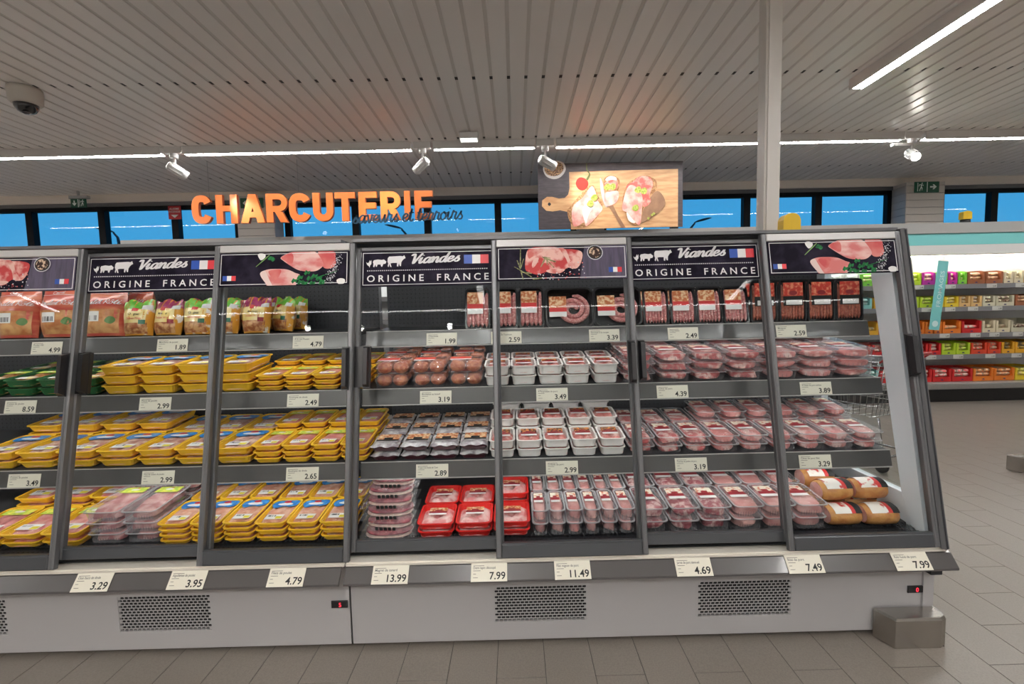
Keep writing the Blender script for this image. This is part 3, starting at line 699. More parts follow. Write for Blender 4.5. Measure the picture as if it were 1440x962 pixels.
def make_case(label, x0, x1, grilles, display, digits, right_end):
    t = thing('refrigerated_case', label, 'display fridge', ((x0+x1)/2, 2.05, 0))
    cx = (x0+x1)/2
    A = lambda nm, mb, mt, par=None: part(nm, mb, mt, par or t, (-cx, -2.05, 0) if par is None else (0, 0, 0))
    # base: front panel with openings, plinth, body
    b = MB(); xs = x0; zA, zB, zt, zb = .105, .268, .375, .022
    for g0, g1 in sorted(grilles):
        b.box(xs, g0, 2.045, 2.06, zb, zt); b.box(g0, g1, 2.045, 2.06, zb, zA); b.box(g0, g1, 2.045, 2.06, zB, zt); xs = g1
    b.box(xs, x1-.004, 2.045, 2.06, zb, zt); A('base_panel', b, m_base)
    for g0, g1 in grilles:
        go = part('vent_grille', vent_grille(g1-g0, zB-zA), m_base, t, (g0-cx, -.003, zA))
        bk = MB(); bk.box(0, g1-g0, .014, .02, 0, zB-zA); part('vent_void', bk, m_hole, go)
    b = MB(); b.box(x0+.02, x1-.05, 2.10, 2.80, .001, .02); A('plinth', b, m_black)
    b = MB(); b.box(x0, x1-.02, 2.085, 2.9, .0205, .42); A('base_body', b, m_dark)
    # display
    d0 = display; b = MB(); b.cbox(d0, d0+.072, 2.036, 2.045, .196, .228, .002); dp = A('temperature_display', b, m_black)
    b = MB(); flat(b, txt(digits, .027, 'CENTER', .0), d0+.040, .2025, 2.0352); part('digits', b, M('red digits', (.5, .01, .02), .4, emit=((1, .03, .06), 2.5)), dp)
    # price rail
    b = MB(); prof = [(2.0, .402), (1.953, .345), (1.949, .349), (1.950, .357), (1.992, .406), (2.03, .409), (2.03, .402)]
    e1 = x1+.016 if right_end else x1-.012
    b.loft([[(x, y, z) for y, z in prof] for x in (x0+.004, e1)]); A('price_rail', b, m_baserail)
    b = MB(); b.box(x0+.002, x1, 1.995, 2.085, .4095, .4185); b.box(x0+.002, x1, 2.003, 2.02, .4186, .4235); A('door_track', b, M('pale door track', (.80, .76, .68), .3, .25))
    if right_end:
        b = MB(); b.box(x1-.06, x1-.01, 2.0, 2.04, .30, .344); A('rail_bracket', b, m_dark)
        b = MB(); b.loft([[(x1-.06, 2.035, z), (x1-.02, 2.035, z), (x1, 2.06, z), (x1, 2.3, z), (x1-.06, 2.3, z)] for z in (.06, .374)]); A('corner_post', b, m_base)
    # deck
    yf, zf, ti = DECK; dy = YBK-yf
    b = MB(); b.loft([[(x, yf+.10, zf+.10*math.tan(ti)), (x, YBK, zf+dy*math.tan(ti)), (x, YBK, zf+dy*math.tan(ti)-.02), (x, yf+.10, zf+.1*math.tan(ti)-.02)] for x in (x0, x1-.045)]); A('deck', b, m_shelf)
    b = MB(); n = int((x1-x0)/.022)-2; ya = yf+.030
    for i in range(n):
        x = x0+.01+i*.022
        b.add([(x, ya, zf+.003), (x+.005, ya, zf+.003), (x+.005+.018, yf+.1, zf+.011), (x+.018, yf+.1, zf+.011)], [(0, 1, 2, 3)])
        b.add([(x+.018, ya, zf+.002), (x+.023, ya, zf+.002), (x+.005, yf+.1, zf+.010), (x, yf+.1, zf+.010)], [(0, 1, 2, 3)])
    b.box(x0, x1-.045, ya-.005, ya, zf-.02, zf+.005)
    q = A('air_return_grille', b, m_dark); q['kind'] = 'stuff'
    b = MB(); b.box(x0, x1-.045, yf, yf+.10, zf-.03, zf-.025); A('air_channel', b, m_hole)
    # back wall, canopy
    b = MB(); b.box(x0, x1-.045, YBK, YBK+.06, .42, 1.80); A('back_panel', b, m_perf)
    b = MB(); b.loft([[(x, 2.36, 1.80), (x, 2.345, 1.852), (x, 2.98, 1.86), (x, 2.98, 1.80)] for x in (x0, x1-.046)]); A('canopy', b, m_dark)
    b = MB(); b.box(x0, x1-.046, 2.283, 2.344, 1.838, 1.852); A('top_track', b, m_frame)
    b = MB(); b.box(x0+.05, x1-.1, 2.385, 2.405, 1.784, 1.7995); A('added_canopy_fill', b, m_casefill)  # added fill strip hidden behind the headers, brightens the top shelf
    # shelves
    for k, (y, z, rh, tl) in enumerate(SHELVES):
        b = MB(); d = YBK-y; tt = math.tan(tl)
        b.loft([[(x, y, z), (x, YBK-.002, z+d*tt), (x, YBK-.002, z+d*tt-.018), (x, y, z-.018)] for x in (x0, x1-.052)])
        so = A('shelf', b, m_shelf)
        pr = MB(); pr.loft([[(x, y-.001, z+.002), (x, y-.004, z+.004), (x, y-.022, z-rh), (x, y-.018, z-rh-.003), (x, y-.001, z-rh+.012)] for x in (x0+.001, x1-.053)])
        part('price_rail', pr, m_rail, so)
        ed = MB(); ed.box(x0+.001, x1-.053, y-.0245, y-.0205, z-rh-.006, z-rh-.001); ed.box(x0+.001, x1-.053, y-.006, y-.001, z+.0045, z+.008)
        part('rail_edge', ed, m_frame_lt, so)
        lp = MB(); lp.box(x0+.05, x1-.1, y+.012, y+.026, z-.030, z-.0185); part('added_shelf_fill', lp, m_casefill, so)  # added fill strip, unseen behind the rail, brightens the trays below
    if right_end:
        xa, xb = x1-.044, x1-.004
        def line(z, o): return 1.985+(z-.41)*SLANT+o
        F = lambda pts: [[(x, y, z) for y, z in pts] for x in (xa, xb)]
        b = MB()
        b.loft(F([(line(.425, .061), .425), (line(1.80, .061), 1.80), (line(1.80, .20), 1.80), (line(.6, .17), .6), (line(.425, .13), .425)]))
        b.loft(F([(line(.425, .131), .425), (line(.6, .171), .6), (YBK+.1, .6), (YBK+.1, .425)]))
        b.loft(F([(2.80, .601), (2.80, 1.70), (YBK+.1, 1.70), (YBK+.1, .601)]))
        b.loft(F([(line(1.66, .195), 1.7005), (line(1.80, .2005), 1.80), (YBK+.1, 1.80), (YBK+.1, 1.7005)]))
        A('end_panel', b, m_endwhite)
        b = MB(); b.loft([[(x, y, z) for y, z in [(line(.602, .172), .602), (2.799, .602), (2.799, 1.699), (line(1.699, .196), 1.699)]] for x in (xa+.016, xa+.022)]); A('end_glass', b, m_endglass)
        b = MB(); b.loft([[(x1-.0275, line(z, .002), z), (x1-.018, line(z, -.012), z), (x1+.004, line(z, -.002), z), (x1+.012, line(z, .03), z), (x1+.012, line(z, .06), z), (x1-.0275, line(z, .06), z)] for z in (.425, 1.846)])
        A('end_frame', b, m_frame)
        b = MB(); b.loft([[(x1-.014, line(z, -.0125), z), (x1-.008, line(z, -.0115), z), (x1-.008, line(z, -.006), z), (x1-.014, line(z, -.006), z)] for z in (.43, 1.84)]); A('frame_groove', b, m_dark)
        b = MB(); b.box(x1-.045, x1, 2.33, 2.98, 1.801, 1.86); A('end_cap', b, m_frame)
        b = MB(); b.box(x1-.019, x1-.004, 2.061, 2.98, .0205, .424); A('base_end', b, m_base)
    return t
make_case('white based display fridge full of poultry, with temperature display beside the joint', XL, XS-.004, [(-2.70, -2.29), (-1.794, -1.385)], -.844, '5', False)
make_case('white based display fridge of pork and sausages ending at the steel bumper', XS, XR, [(-.118, .295), (.796, 1.216)], 1.738, '0', True)

t = thing('steel_bumper', 'brushed steel corner bumper at the foot of the pork fridge', 'bumper', (1.71, 2.008, 0))
def bumper_mesh(lx):
    out = [(-.13, .025), (-.095, -.06), (lx-.03, -.06), (lx, -.045), (lx+.012, -.02), (lx+.012, .025)]
    ins = lambda d: [(x*(1-d), y*(1-d*1.2)) for x, y in out]
    b = MB(); b.loft([[(x, y, z) for x, y in l] for z, l in ((.002, out), (.125, out), (.136, ins(.05)), (.137, ins(.12)))]); return b
part('shell', bumper_mesh(.135), m_steel, t)
b = MB(); b.box(-.085, .13, -.05, .02, 0, .0019); part('foot', b, m_black, t)
t = thing('steel_bumper', 'brushed steel bumper alone on the open floor tiles', 'bumper', (4.44, 4.06, 0))
part('shell', bumper_mesh(.9), m_steel, t, (0, 0, .004)); b = MB(); b.box(-.085, .85, -.05, .02, 0, .0058); part('foot', b, m_black, t)

# ------------------------------------------------------------------ sliding doors with printed headers
m_handle = M('black handle', (.014, .014, .016), .35)
m_pork_a = M('print pork', (.68, .20, .19), .5, spec=.2, noise=(10, (.80, .52, .48), .42, .62, 4), stretch=(1, 1, 2))
m_pork_b = M('print dark pork', (.62, .10, .10), .5, spec=.2, noise=(10, (.72, .25, .22), .4, .65))
m_porkfat = M('print fat', (.80, .62, .58), .5, spec=.2)
m_parsley = M('print parsley', (.008, .10, .03), .5, spec=.2, noise=(90, (.02, .22, .06), .4, .6))
m_rosemary = M('print rosemary', (.12, .13, .05), .5, spec=.2, noise=(90, (.36, .36, .18), .4, .6))
m_steak = M('print steak', (.55, .06, .06), .5, spec=.2, noise=(16, (.80, .48, .42), .46, .6, 4))
m_steakfat = M('print steak fat', (.78, .50, .44), .5, spec=.2, noise=(20, (.62, .16, .14), .45, .65))
m_salt = M('print salt', (.62, .62, .66), .5, spec=.2); m_pepper = M('print peppercorn', (.05, .025, .02), .5, spec=.2, noise=(70, (.70, .52, .36), .5, .58))
def ell(cx, cy, a, b, n=12): return [(cx+a*cos(2*pi*k/n), cy+b*sin(2*pi*k/n)) for k in range(n)]
def border(par, w, h, i=.007, th=.0028):
    b = MB(); y0, y1 = -.0022, -.0012
    for a, c, d, e in ((i, w-i, i, i+th), (i, w-i, h-i-th, h-i), (i, i+th, i, h-i), (w-i-th, w-i, i, h-i)): b.box(a, c, y0, y1, d, e)
    part('border_line', b, m_print_white, par)
def flag(par, x, z, w, h):
    for k, mt in enumerate((m_blue, m_fwhite, m_red)):
        b = MB(); b.box(x+w*k/3, x+w*(k+1)/3-.0001, -.0024, -.0014, z, z+h); part('flag_stripe', b, mt, par)
def header_viandes(par, w, h):
    F = lambda p: fit(p, 35, 82, 1340, 348, w, h, .0145)
    def sh(nm, pts, mt, y=-.002):
        b = MB(); b.poly([(a, y, c) for a, c in F(pts)]); part(nm, b, mt, par)
    sh('chicken_silhouette', [(85, 185), (95, 196), (110, 190), (122, 165), (128, 182), (139, 165), (136, 205), (122, 222), (119, 240), (112, 226), (97, 215), (88, 200)], m_print_white)
    sh('pig_silhouette', [(152, 185), (160, 168), (200, 160), (240, 165), (264, 160), (288, 182), (280, 202), (257, 205), (247, 232), (236, 231), (229, 210), (200, 210), (192, 232), (182, 231), (178, 208), (166, 236), (155, 232), (158, 205)], m_print_white)
    sh('cow_silhouette', [(300, 185), (302, 150), (315, 132), (380, 129), (430, 126), (455, 130), (470, 119), (483, 148), (466, 156), (452, 170), (440, 190), (437, 228), (425, 226), (416, 200), (408, 232), (395, 228), (396, 195), (350, 195), (331, 200), (341, 236), (328, 234), (319, 205), (312, 236), (302, 228), (308, 200)], m_print_white)
    sx = w/1340
    v = script('Viandes', 62*sx, .3, .28); k = 505*sx/v[2]
    b = MB(); b.add([(p[0]*k, -.002, p[1]*.92) for p in v[0]], v[1]); o = part('viandes_lettering', b, m_print_white, par)
    o.location = (485*sx, 0, h-(205-82)/348*h-.003); o.rotation_euler = (0, radians(-2), 0)
    # the dotted rule runs level on the board
    zc = h*.45
    b = MB()
    for i in range(58): b.box(w*.045+i*w*.0158, w*.045+i*w*.0158+w*.0075, -.002, -.0012, zc-.0022, zc+.0022)
    part('dotted_line', b, m_print_white, par)
    b = MB()
    g = txt('ORIGINE', 1, bold=.012, spacing=1.55); ww = max(p[0] for p in g[0]); s = w*.43/ww; flat(b, ([(p[0]*s, p[1]*s*.95) for p in g[0]], g[1]), w*.042, h*.135, -.002)
    g = txt('FRANCE', 1, bold=.012, spacing=1.55); ww = max(p[0] for p in g[0]); s2 = w*.395/ww; flat(b, ([(p[0]*s2, p[1]*s*.95) for p in g[0]], g[1]), w*.568, h*.135, -.002)
    part('origine_france_lettering', b, m_print_white, par)
    flag(par, w*.777, h*.60, w*.187, h*.25); border(par, w, h)
def header_pork(par, w, h):
    F = lambda p: fit(p, 25, 78, 1400, 360, w, h, .008)
    n = [0]
    def sh(nm, pts, mt, sm=True):
        n[0] += 1; q = F(smooth_poly(pts, 4) if sm else pts); q = [(max(.001, min(w-.001, a)), max(.001, min(h-.001, c))) for a, c in q]
        b = MB(); b.poly([(a, -.001-.0002*n[0], c) for a, c in q]); part(nm, b, mt, par)
    sh('garlic_print', [(435, 100), (470, 82), (515, 95), (515, 130), (470, 158)], m_fwhite)
    sh('stem_print', [(418, 228), (500, 150), (560, 100), (566, 106), (508, 160), (424, 230)], M('print stem', (.16, .32, .07), .4), False)
    sh('leaf_print', [(545, 150), (575, 115), (625, 145), (600, 175), (580, 160)], m_parsley)
    sh('meat_print', [(1090, 75), (1180, 70), (1270, 80), (1280, 150), (1282, 215), (1230, 255), (1160, 250), (1120, 180)], m_pork_b)
    sh('meat_print', [(685, 135), (740, 98), (800, 76), (900, 70), (1050, 72), (1110, 130), (1150, 210), (1120, 255), (1050, 285), (900, 275), (800, 225), (720, 170)], m_pork_a)
    sh('meat_lobe_print', [(690, 135), (740, 102), (800, 85), (825, 130), (810, 200), (740, 175)], m_pork_b)
    sh('meat_print', [(470, 305), (540, 262), (640, 255), (760, 262), (850, 300), (900, 325), (860, 400), (840, 436), (580, 436), (530, 400)], m_pork_a)
    sh('fat_print', [(470, 305), (520, 272), (550, 320), (580, 380), (610, 436), (575, 436), (530, 400)], m_porkfat)
    sh('meat_lobe_print', [(560, 280), (640, 262), (700, 275), (650, 370), (600, 350)], m_pork_b)
    for cx, cy in ((845, 385), (905, 350), (910, 400), (980, 300), (1010, 360), (1060, 340), (1110, 365), (1145, 395), (1040, 415), (960, 415), (1140, 425)):
        r = 36; sh('parsley_print', [(cx-r, cy+8), (cx-r*.4, cy-r*.8), (cx+r*.2, cy-r*.4), (cx+r, cy-r*.6), (cx+r*.6, cy+r*.5), (cx, cy+r*.3), (cx-r*.5, cy+r*.8)], m_parsley, False)
    sh('stem_print', [(1100, 345), (1300, 285), (1302, 290), (1104, 352)], m_parsley, False)
    rnd = random.Random(3); b = MB(); n[0] += 1
    for i in range(170):
        u = rnd.random(); cx = 1340-u*130+rnd.gauss(0, 22); cy = 90+u*300+rnd.gauss(0, 32); r = rnd.uniform(1.5, 6)
        if cy < 84 or cy > 425 or cx > 1400: continue
        q = F(ell(cx, cy, r, r, 6)); b.poly([(a, -.001-.0002*n[0], c) for a, c in q])
    so = part('salt_print', b, m_salt, par); so['kind'] = 'stuff'
    sh('garlic_print', [(1300, 385), (1340, 365), (1385, 375), (1390, 405), (1370, 424), (1320, 424)], m_fwhite)
    flag(par, w*.032, h*.17, w*.10, h*.145); border(par, w, h)
def header_steak(par, w, h):
    F = lambda p: fit(p, 15, 68, 1395, 358, w, h, .016)
    n = [0]
    def sh(nm, pts, mt, sm=True):
        n[0] += 1; q = F(smooth_poly(pts, 4) if sm else pts); q = [(max(.001, min(w-.001, a)), max(.001, min(h-.001, c))) for a, c in q]
        b = MB(); b.poly([(a, -.001-.0002*n[0], c) for a, c in q]); part(nm, b, mt, par)
    sh('wood_print', [(960, 50), (1408, 45), (1408, 424), (900, 430), (930, 250)], m_purple, False)
    sh('steak_print', [(318, 300), (335, 130), (390, 75), (520, 65), (650, 68), (740, 90), (850, 95), (935, 130), (915, 240), (860, 300), (770, 290), (700, 345), (600, 350), (540, 335), (450, 362), (370, 340)], m_steak)
    sh('fat_print', [(345, 130), (400, 80), (560, 68), (600, 90), (480, 130), (400, 170), (360, 190)], m_steakfat)
    sh('fat_print', [(390, 250), (420, 190), (465, 185), (440, 250), (400, 290)], m_steakfat)
    sh('fat_print', [(690, 80), (760, 100), (800, 200), (860, 290), (790, 290), (760, 200)], m_steakfat)
    sh('fat_print', [(540, 320), (640, 300), (740, 310), (690, 345), (590, 348)], m_steakfat)
    for pts in ([(268, 80), (278, 80), (270, 300), (258, 300)], [(228, 210), (238, 208), (272, 300), (258, 300)], [(300, 190), (308, 192), (270, 305), (260, 300)], [(195, 278), (205, 276), (390, 385), (380, 392)], [(265, 325), (275, 325), (300, 415), (290, 418)], [(280, 330), (385, 345), (383, 355), (280, 342)],
                [(385, 405), (500, 395), (500, 405), (400, 418)], [(500, 170), (560, 190), (650, 225), (645, 235), (545, 205), (505, 180)], [(530, 185), (545, 190), (490, 285), (480, 280)], [(550, 215), (560, 212), (632, 290), (622, 292)], [(545, 200), (555, 205), (560, 262), (550, 262)], [(520, 170), (590, 185), (590, 193), (525, 182)]):
        sh('rosemary_print', pts, m_rosemary, False)
    sh('bowl_print', ell(1070, 130, 85, 80, 18), m_salt, False); sh('bowl_print', ell(1070, 130, 77, 72, 18), m_ink, False); sh('peppercorn_print', ell(1068, 130, 62, 58, 16), m_pepper, False)
    rnd = random.Random(5); b = MB(); b2 = MB(); n[0] += 1
    for i in range(46):
        cx, cy, r = rnd.uniform(430, 960), rnd.uniform(345, 420), rnd.uniform(4, 8)
        if cx > 760: cy = rnd.uniform(220, 400)
        (b if i % 2 else b2).poly([(a, -.001-.0002*n[0], c) for a, c in F(ell(cx, cy, r, r, 6))])
    so = part('peppercorn_print', b, m_salt, par); so['kind'] = 'stuff'; so = part('peppercorn_print', b2, m_pork_b, par); so['kind'] = 'stuff'
    flag(par, w*.857, h*.19, w*.10, h*.145); border(par, w, h)
HEAD = {'viandes': header_viandes, 'pork': header_pork, 'steak': header_steak}
def door(label, x0, x1, back, head, handle):
    off = .046 if back else 0
    t = thing('sliding_glass_door', label, 'glass door', (x0, Y0D+off, Z0D), (-TH, 0, 0), 'sliding doors of the meat fridges')
    w = x1-x0; zl = lambda z: (z-Z0D)/cos(TH)
    ztop = zl(1.818 if back else 1.835); sw = .024; zb, zg = (.018, .071) if back else (0, .064)
    mf = m_frame
    for a, c in ((0, sw), (w-sw, w)):
        b = MB(); b.cbox(a, c, 0, .032, zb, ztop, .005); b.box(a+.009, a+.014, -.0015, 0, .06, ztop-.02); part('stile', b, mf, t)
    b = MB(); b.cbox(sw+.0005, w-sw-.0005, .001, .03, zb, zg-.006, .004); b.box(sw+.001, w-sw-.001, .004, .028, zg-.0055, zg); part('bottom_rail', b, m_dark if 0 else M('bottom rail', (.085, .09, .098), .35, .4), t)
    zt0 = zl(1.80 if not back else 1.799)
    b = MB(); b.cbox(sw+.0005, w-sw-.0005, .001, .03, zt0, ztop, .003); part('top_rail', b, m_frame_lt if not back else m_frame, t)
    zh0 = zl(1.640 if not back else 1.628)
    g = MB(); g.box(sw, w-sw, .014, .019, zg+.0003, zt0-.0005); part('glass', g, m_glass, t)
    hb = MB(); hw_ = w-2*sw-.004; hh = zt0-zh0-.002; hb.box(0, hw_, 0, .006, 0, hh)
    hd = part('header_panel', hb, m_slate, t, (sw+.002, .004, zh0)); hd['label'] = {'viandes': 'dark header reading Viandes Origine France', 'pork': 'dark header printed with pink pork and parsley', 'steak': 'dark header printed with a raw steak'}[head]
    HEAD[head](hd, hw_, hh)
    zc = zl(1.255); hx = {'l': .058, 'r': w-.030, 'R': w-.030}[handle]
    b = MB(); hh2 = .095
    b.loft([[(hx-.013, -.001, z), (hx-.006, -.034, z+d), (hx+.013, -.036, z+d), (hx+.016, -.001, z)] for z, d in ((zc-hh2, .012), (zc+hh2, -.012))]); b.box(hx-.016, hx+.019, -.004, -.0005, zc-hh2-.004, zc+hh2+.004)
    if handle == 'l': b.box(.004, hx-.0165, -.004, -.0005, zc-hh2, zc+hh2); b.box(sw+.0005, hx+.019, -.0004, .0138, zc-hh2, zc+hh2)
    part('handle', b, m_handle, t)
door('glass door with steak print header before the roast chicken bags', -2.70, -2.012, False, 'steak', 'r')
door('glass door with Viandes header before the chicken wing bags', -2.045, -1.368, True, 'viandes', 'l')
door('glass door with pork print header before the turkey trays', -1.398, -.742, False, 'pork', 'r')
door('glass door with Viandes header before the meatball boxes', -.750, -.068, True, 'viandes', 'l')
door('glass door with steak print header before the white trays', -.102, .560, False, 'steak', 'r')
door('glass door with Viandes header before the thin sausage packs', .528, 1.205, True, 'viandes', 'l')
door('glass door with pork print header beside the end of the case', 1.174, 1.836, False, 'pork', 'R')

# ------------------------------------------------------------------ price tags
def price_tag(price, prod, x, y, z, tilt, where, w=.155, h=.062):
    t = thing('price_tag', 'price tag reading %s for %s, %s' % (price, prod, where), 'price tag', (x, y, z), (tilt, 0, random.uniform(-.01, .01)), 'shelf price tags')
    b = MB(); b.box(-w/2, w/2, -.0015, 0, -h/2, h/2); part('card', b, m_card, t)
    b = MB(); flat(b, txt(price, h*.55, 'RIGHT', .018), w*.455, -h*.38, -.0021); part('price_lettering', b, m_ink, t)
    b = MB(); g = txt(prod, h*.19, 'LEFT', .012); mw = max(p[0] for p in g[0]); k = min(1, w*.62/mw)
    flat(b, ([(p[0]*k, p[1]) for p in g[0]], g[1]), -w*.44, h*.18, -.0021)
    for zz, ww in ((.34, .3), (.07, .2), (-.1, .08), (-.3, .13)): b.box(-w*.44, -w*.44+w*ww, -.0021, -.0016, h*zz, h*zz+.0018)
    part('product_lettering', b, m_greyink, t)
S1, S2, S3 = 'top shelf', 'second shelf', 'third shelf'
def rowtags(items, k, where):
    y, z, rh, _ = SHELVES[k]
    for price, prod, x, *wh in items:
        price_tag(price, prod, x, y-.0165, z-rh*.5-.004, -math.atan2(.018, rh+.004), wh[0] if wh else where)
rowtags([('4.99', 'Poulet rôti', -2.365), ('1.89', 'Manchons de poulet', -1.733), ('4.79', 'A la une Poulet', -1.048), ('1.99', 'Chipolatas', -.371), ('2.59', 'Saucisse de Toulouse', -.043, S1+' under the sausage trays'), ('3.39', 'Saucisse à la coupe', .456), ('2.49', 'Chipolatas', .858, S1+' under thin sausages'), ('2.59', 'Merguez', 1.411, S1+' under the beef sausages')], 0, S1)
rowtags([('8.59', 'Cuisses de poulet', -2.423), ('2.99', 'Pilons de poulet', -1.767), ('2.49', 'Escalopes de dinde', -1.046), ('3.19', 'Boulettes au boeuf', -.395), ('3.49', '4 Paupiettes de porc', .177), ('4.39', 'Côtes de porc', .771), ('3.89', '4 Côtes de porc échine', 1.481)], 1, S2)
rowtags([('3.49', 'Cuisses de poulet', -2.363), ('2.99', 'Haut de cuisses de poulet', -1.725, S3+' above leg boxes'), ('2.65', 'Escalopes de dinde', -1.035), ('2.89', 'Tripes à la mode de Caen', -.412), ('2.99', 'Grillade de porc', .213, S3+' under the white tubs'), ('3.19', 'Tranches de jambon de porc', .837), ('3.29', 'Côtes de porc filet', 1.439)], 2, S3)
for price, prod, x in (('3.29', 'Osso buco de dinde', -1.825), ('3.95', 'Aiguillettes de poulet', -1.422), ('4.79', 'Filets de poulet', -1.0), ('13.99', 'Magret de canard', -.556), ('7.99', 'Demi lapin découpé', -.133), ('11.49', 'Filet mignon de porc', .225), ('4.69', 'Jarret de porc demi-sel', .746), ('7.49', 'Rôti de porc', 1.225), ('7.99', 'Rôti fumé de porc', 1.688)):
    wh = 'base rail' + (' below the rabbit trays' if prod.startswith('Demi') else ' beside the bumper' if prod.startswith('Rôti fumé') else '')
    price_tag(price, prod, x, 1.9688, .3830, radians(-40.6), wh, .155, .074)

# ================================================================== products: shared part meshes
random.seed(11)
def shell(w, d, h, taper=.80, lip=.006, r=.022, th=.002, ribs=0, rim=.004, n=3):
    """open tray: centre of the base at the origin"""
    L = []
    def loop(sw, sd, z, rr, rib=0):
        pts = rrect(sw, sd, rr, n)
        return [(x, y, z) for x, y in pts]
    bw, bd = w*taper, d*(1-(1-taper)*w/d)
    r = min(r, w*.3, d*.3); rb = r*.8
    b = MB()
    b.loft([loop(bw-.012, bd-.012, 0, rb*.8), loop(bw, bd, .005, rb), loop(w-2*lip, d-2*lip, h-rim, r), loop(w, d, h-rim, r+lip*.5), loop(w, d, h, r+lip*.5), loop(w-2*lip-2*th, d-2*lip-2*th, h, r), loop(bw-2*th, bd-2*th, .006, rb)], True, True, 0, False)
    return b
def shell_open(w, d, h, taper=.86, lip=.006, r=.02, n=3, ribs=0):
    """thin clear tray, single skin with a rim"""
    def loop(sw, sd, z, rr): return [(x, y, z) for x, y in rrect(sw, sd, rr, n)]
    bw, bd = w*taper, d*(1-(1-taper)*w/d); r = min(r, w*.3, d*.3)
    b = MB(); b.loft([loop(bw-.01, bd-.01, 0, r*.7), loop(bw, bd, .006, r), loop(w-2*lip, d-2*lip, h-.002, r), loop(w, d, h-.002, r+lip*.5), loop(w, d, h, r+lip*.5)], True, False, 0, True)
    if ribs:
        for sy in (-1, 1):
            for i in range(ribs):
                x = (-.42+.84*i/(ribs-1))*bw; b.box(x-.0016, x+.0016, sy*(bd/2+.001), sy*(bd/2+.003), .012, h*.55)
    return b
def rim_ring(w, d, h, lip=.008, n=3):
    o = rrect(w, d, .023, n); i = rrect(w-2*lip, d-2*lip, .019, n); b = MB()
    b.loft([[(x, y, h-.0022) for x, y in o], [(x, y, h+.0008) for x, y in o], [(x, y, h+.0008) for x, y in i]], False, False); return b
def sheet(w, d, z, r=.02, sag=0, n=3):
    b = MB(); p = rrect(w, d, r, n); b.poly([(x, y, z) for x, y in p]); return b
def humps(w, d, z0, h, bumps, nx=12, ny=16):
    """bumpy filling: bumps = [(x, y, rx, ry, height)] in fractions"""
    def fn(u, v):
        x, y = (u-.5)*2, (v-.5)*2
        z = 0
        for bx, by, rx, ry, hh in bumps:
            q = 1-((x-bx)/rx)**2-((y-by)/ry)**2
            if q > 0: z = max(z, hh*sqrt(q))
        e = max(abs(x), abs(y)); k = 1 if e < .9 else max(0, (1-e)/.1)
        k2 = max(.0, 1-max(0, (x*x*y*y)-.6)*2.4)
        return (x*w/2*(1-.06*y*y), y*d/2*(1-.06*x*x), z0+h*z*k*k2)
    b = MB(); b.grid(nx, ny, fn); return b
def blob(w, d, h, seed, z0=0, e=.55, amp=.06, nu=22, nv=11):
    rnd = random.Random(seed); ph = [rnd.uniform(0, 6.28) for _ in range(8)]
    sg = lambda a, p: math.copysign(abs(a)**p, a)
    def fn(u, v):
        th, fi = 2*pi*u, pi*(v-.5)
        x, y, z = sg(cos(fi), e)*sg(cos(th), e), sg(cos(fi), e)*sg(sin(th), e), sg(sin(fi), e)
        k = 1+amp*(sin(3*x+ph[0]+2*y)+sin(5*y+ph[1]-2*z)+sin(4*z+ph[2]+3*x)*.7+.5*sin(9*x+ph[3])*sin(8*y+ph[4]))*.6
        return (x*w/2*k, y*d/2*k, z0+h/2+z*h/2*min(k, 1.0))
    b = MB(); b.grid(nu, nv, fn); return b
def quad(x0, x1, y0, y1, z): b = MB(); b.poly([(x0, y0, z), (x1, y0, z), (x1, y1, z), (x0, y1, z)]); return b
def bm(mb, name, mt): return mb.build(name, mt)

def blue_label(w, d, z):
    b = MB(); a, c = w*.42, d*.16; y = d*.27
    b.poly([(x, yy+y, z) for x, yy in smooth_poly([(-a, -c*.2), (-a*.8, c*.8), (0, c), (a*.9, c*.9), (a, -.1*c), (a*.5, -c*.7), (0, -c*.5), (-a*.6, -c)], 3)], 0)
    b.poly([(x*.62, yy*.34+y, z+.0004) for x, yy in ell(0, 0, a, c, 12)], 1)
    b.poly([(x*.3+a*.05, yy*.3+y+c*.55, z+.0006) for x, yy in ell(0, 0, a, c, 10)], 2)
    return b.build('brand_label', [m_lblue, m_sticker, m_lred])
def green_label(w, d, z, full=False):
    b = MB(); b.poly([(-w*.38, d*.2, z), (w*.38, d*.2, z), (w*.38, d*.40, z), (-w*.38, d*.40, z)], 0)
    b.poly([(x, yy+d*.31, z+.0004) for x, yy in ell(0, 0, w*.14, d*.035, 10)], 1); b.poly([(x+w*.05, yy+d*.36, z+.0005) for x, yy in ell(0, 0, w*.05, d*.02, 8)], 2)
    return b.build('brand_label', [m_lgreen, m_sticker, m_lred])
def weigh_label(w, d, z, x=0, y=-.24, lw=.56, ld=.18, yellow=True):
    b = MB(); x0, x1, y0, y1 = x*w-lw*w/2, x*w+lw*w/2, y*d-ld*d/2, y*d+ld*d/2
    b.poly([(x0, y0, z), (x1, y0, z), (x1, y1, z), (x0, y1, z)], 0)
    b.poly([(x0+(x1-x0)*.08, y0+(y1-y0)*.55, z+.0003), (x0+(x1-x0)*.55, y0+(y1-y0)*.55, z+.0003), (x0+(x1-x0)*.55, y0+(y1-y0)*.85, z+.0003), (x0+(x1-x0)*.08, y0+(y1-y0)*.85, z+.0003)], 1)
    if yellow: b.poly([(x0+(x1-x0)*.6, y0+(y1-y0)*.1, z+.0003), (x1-(x1-x0)*.05, y0+(y1-y0)*.1, z+.0003), (x1-(x1-x0)*.05, y0+(y1-y0)*.6, z+.0003), (x0+(x1-x0)*.6, y0+(y1-y0)*.6, z+.0003)], 2)
    return b.build('weight_label', [m_sticker, m_barcode, m_yel_st])
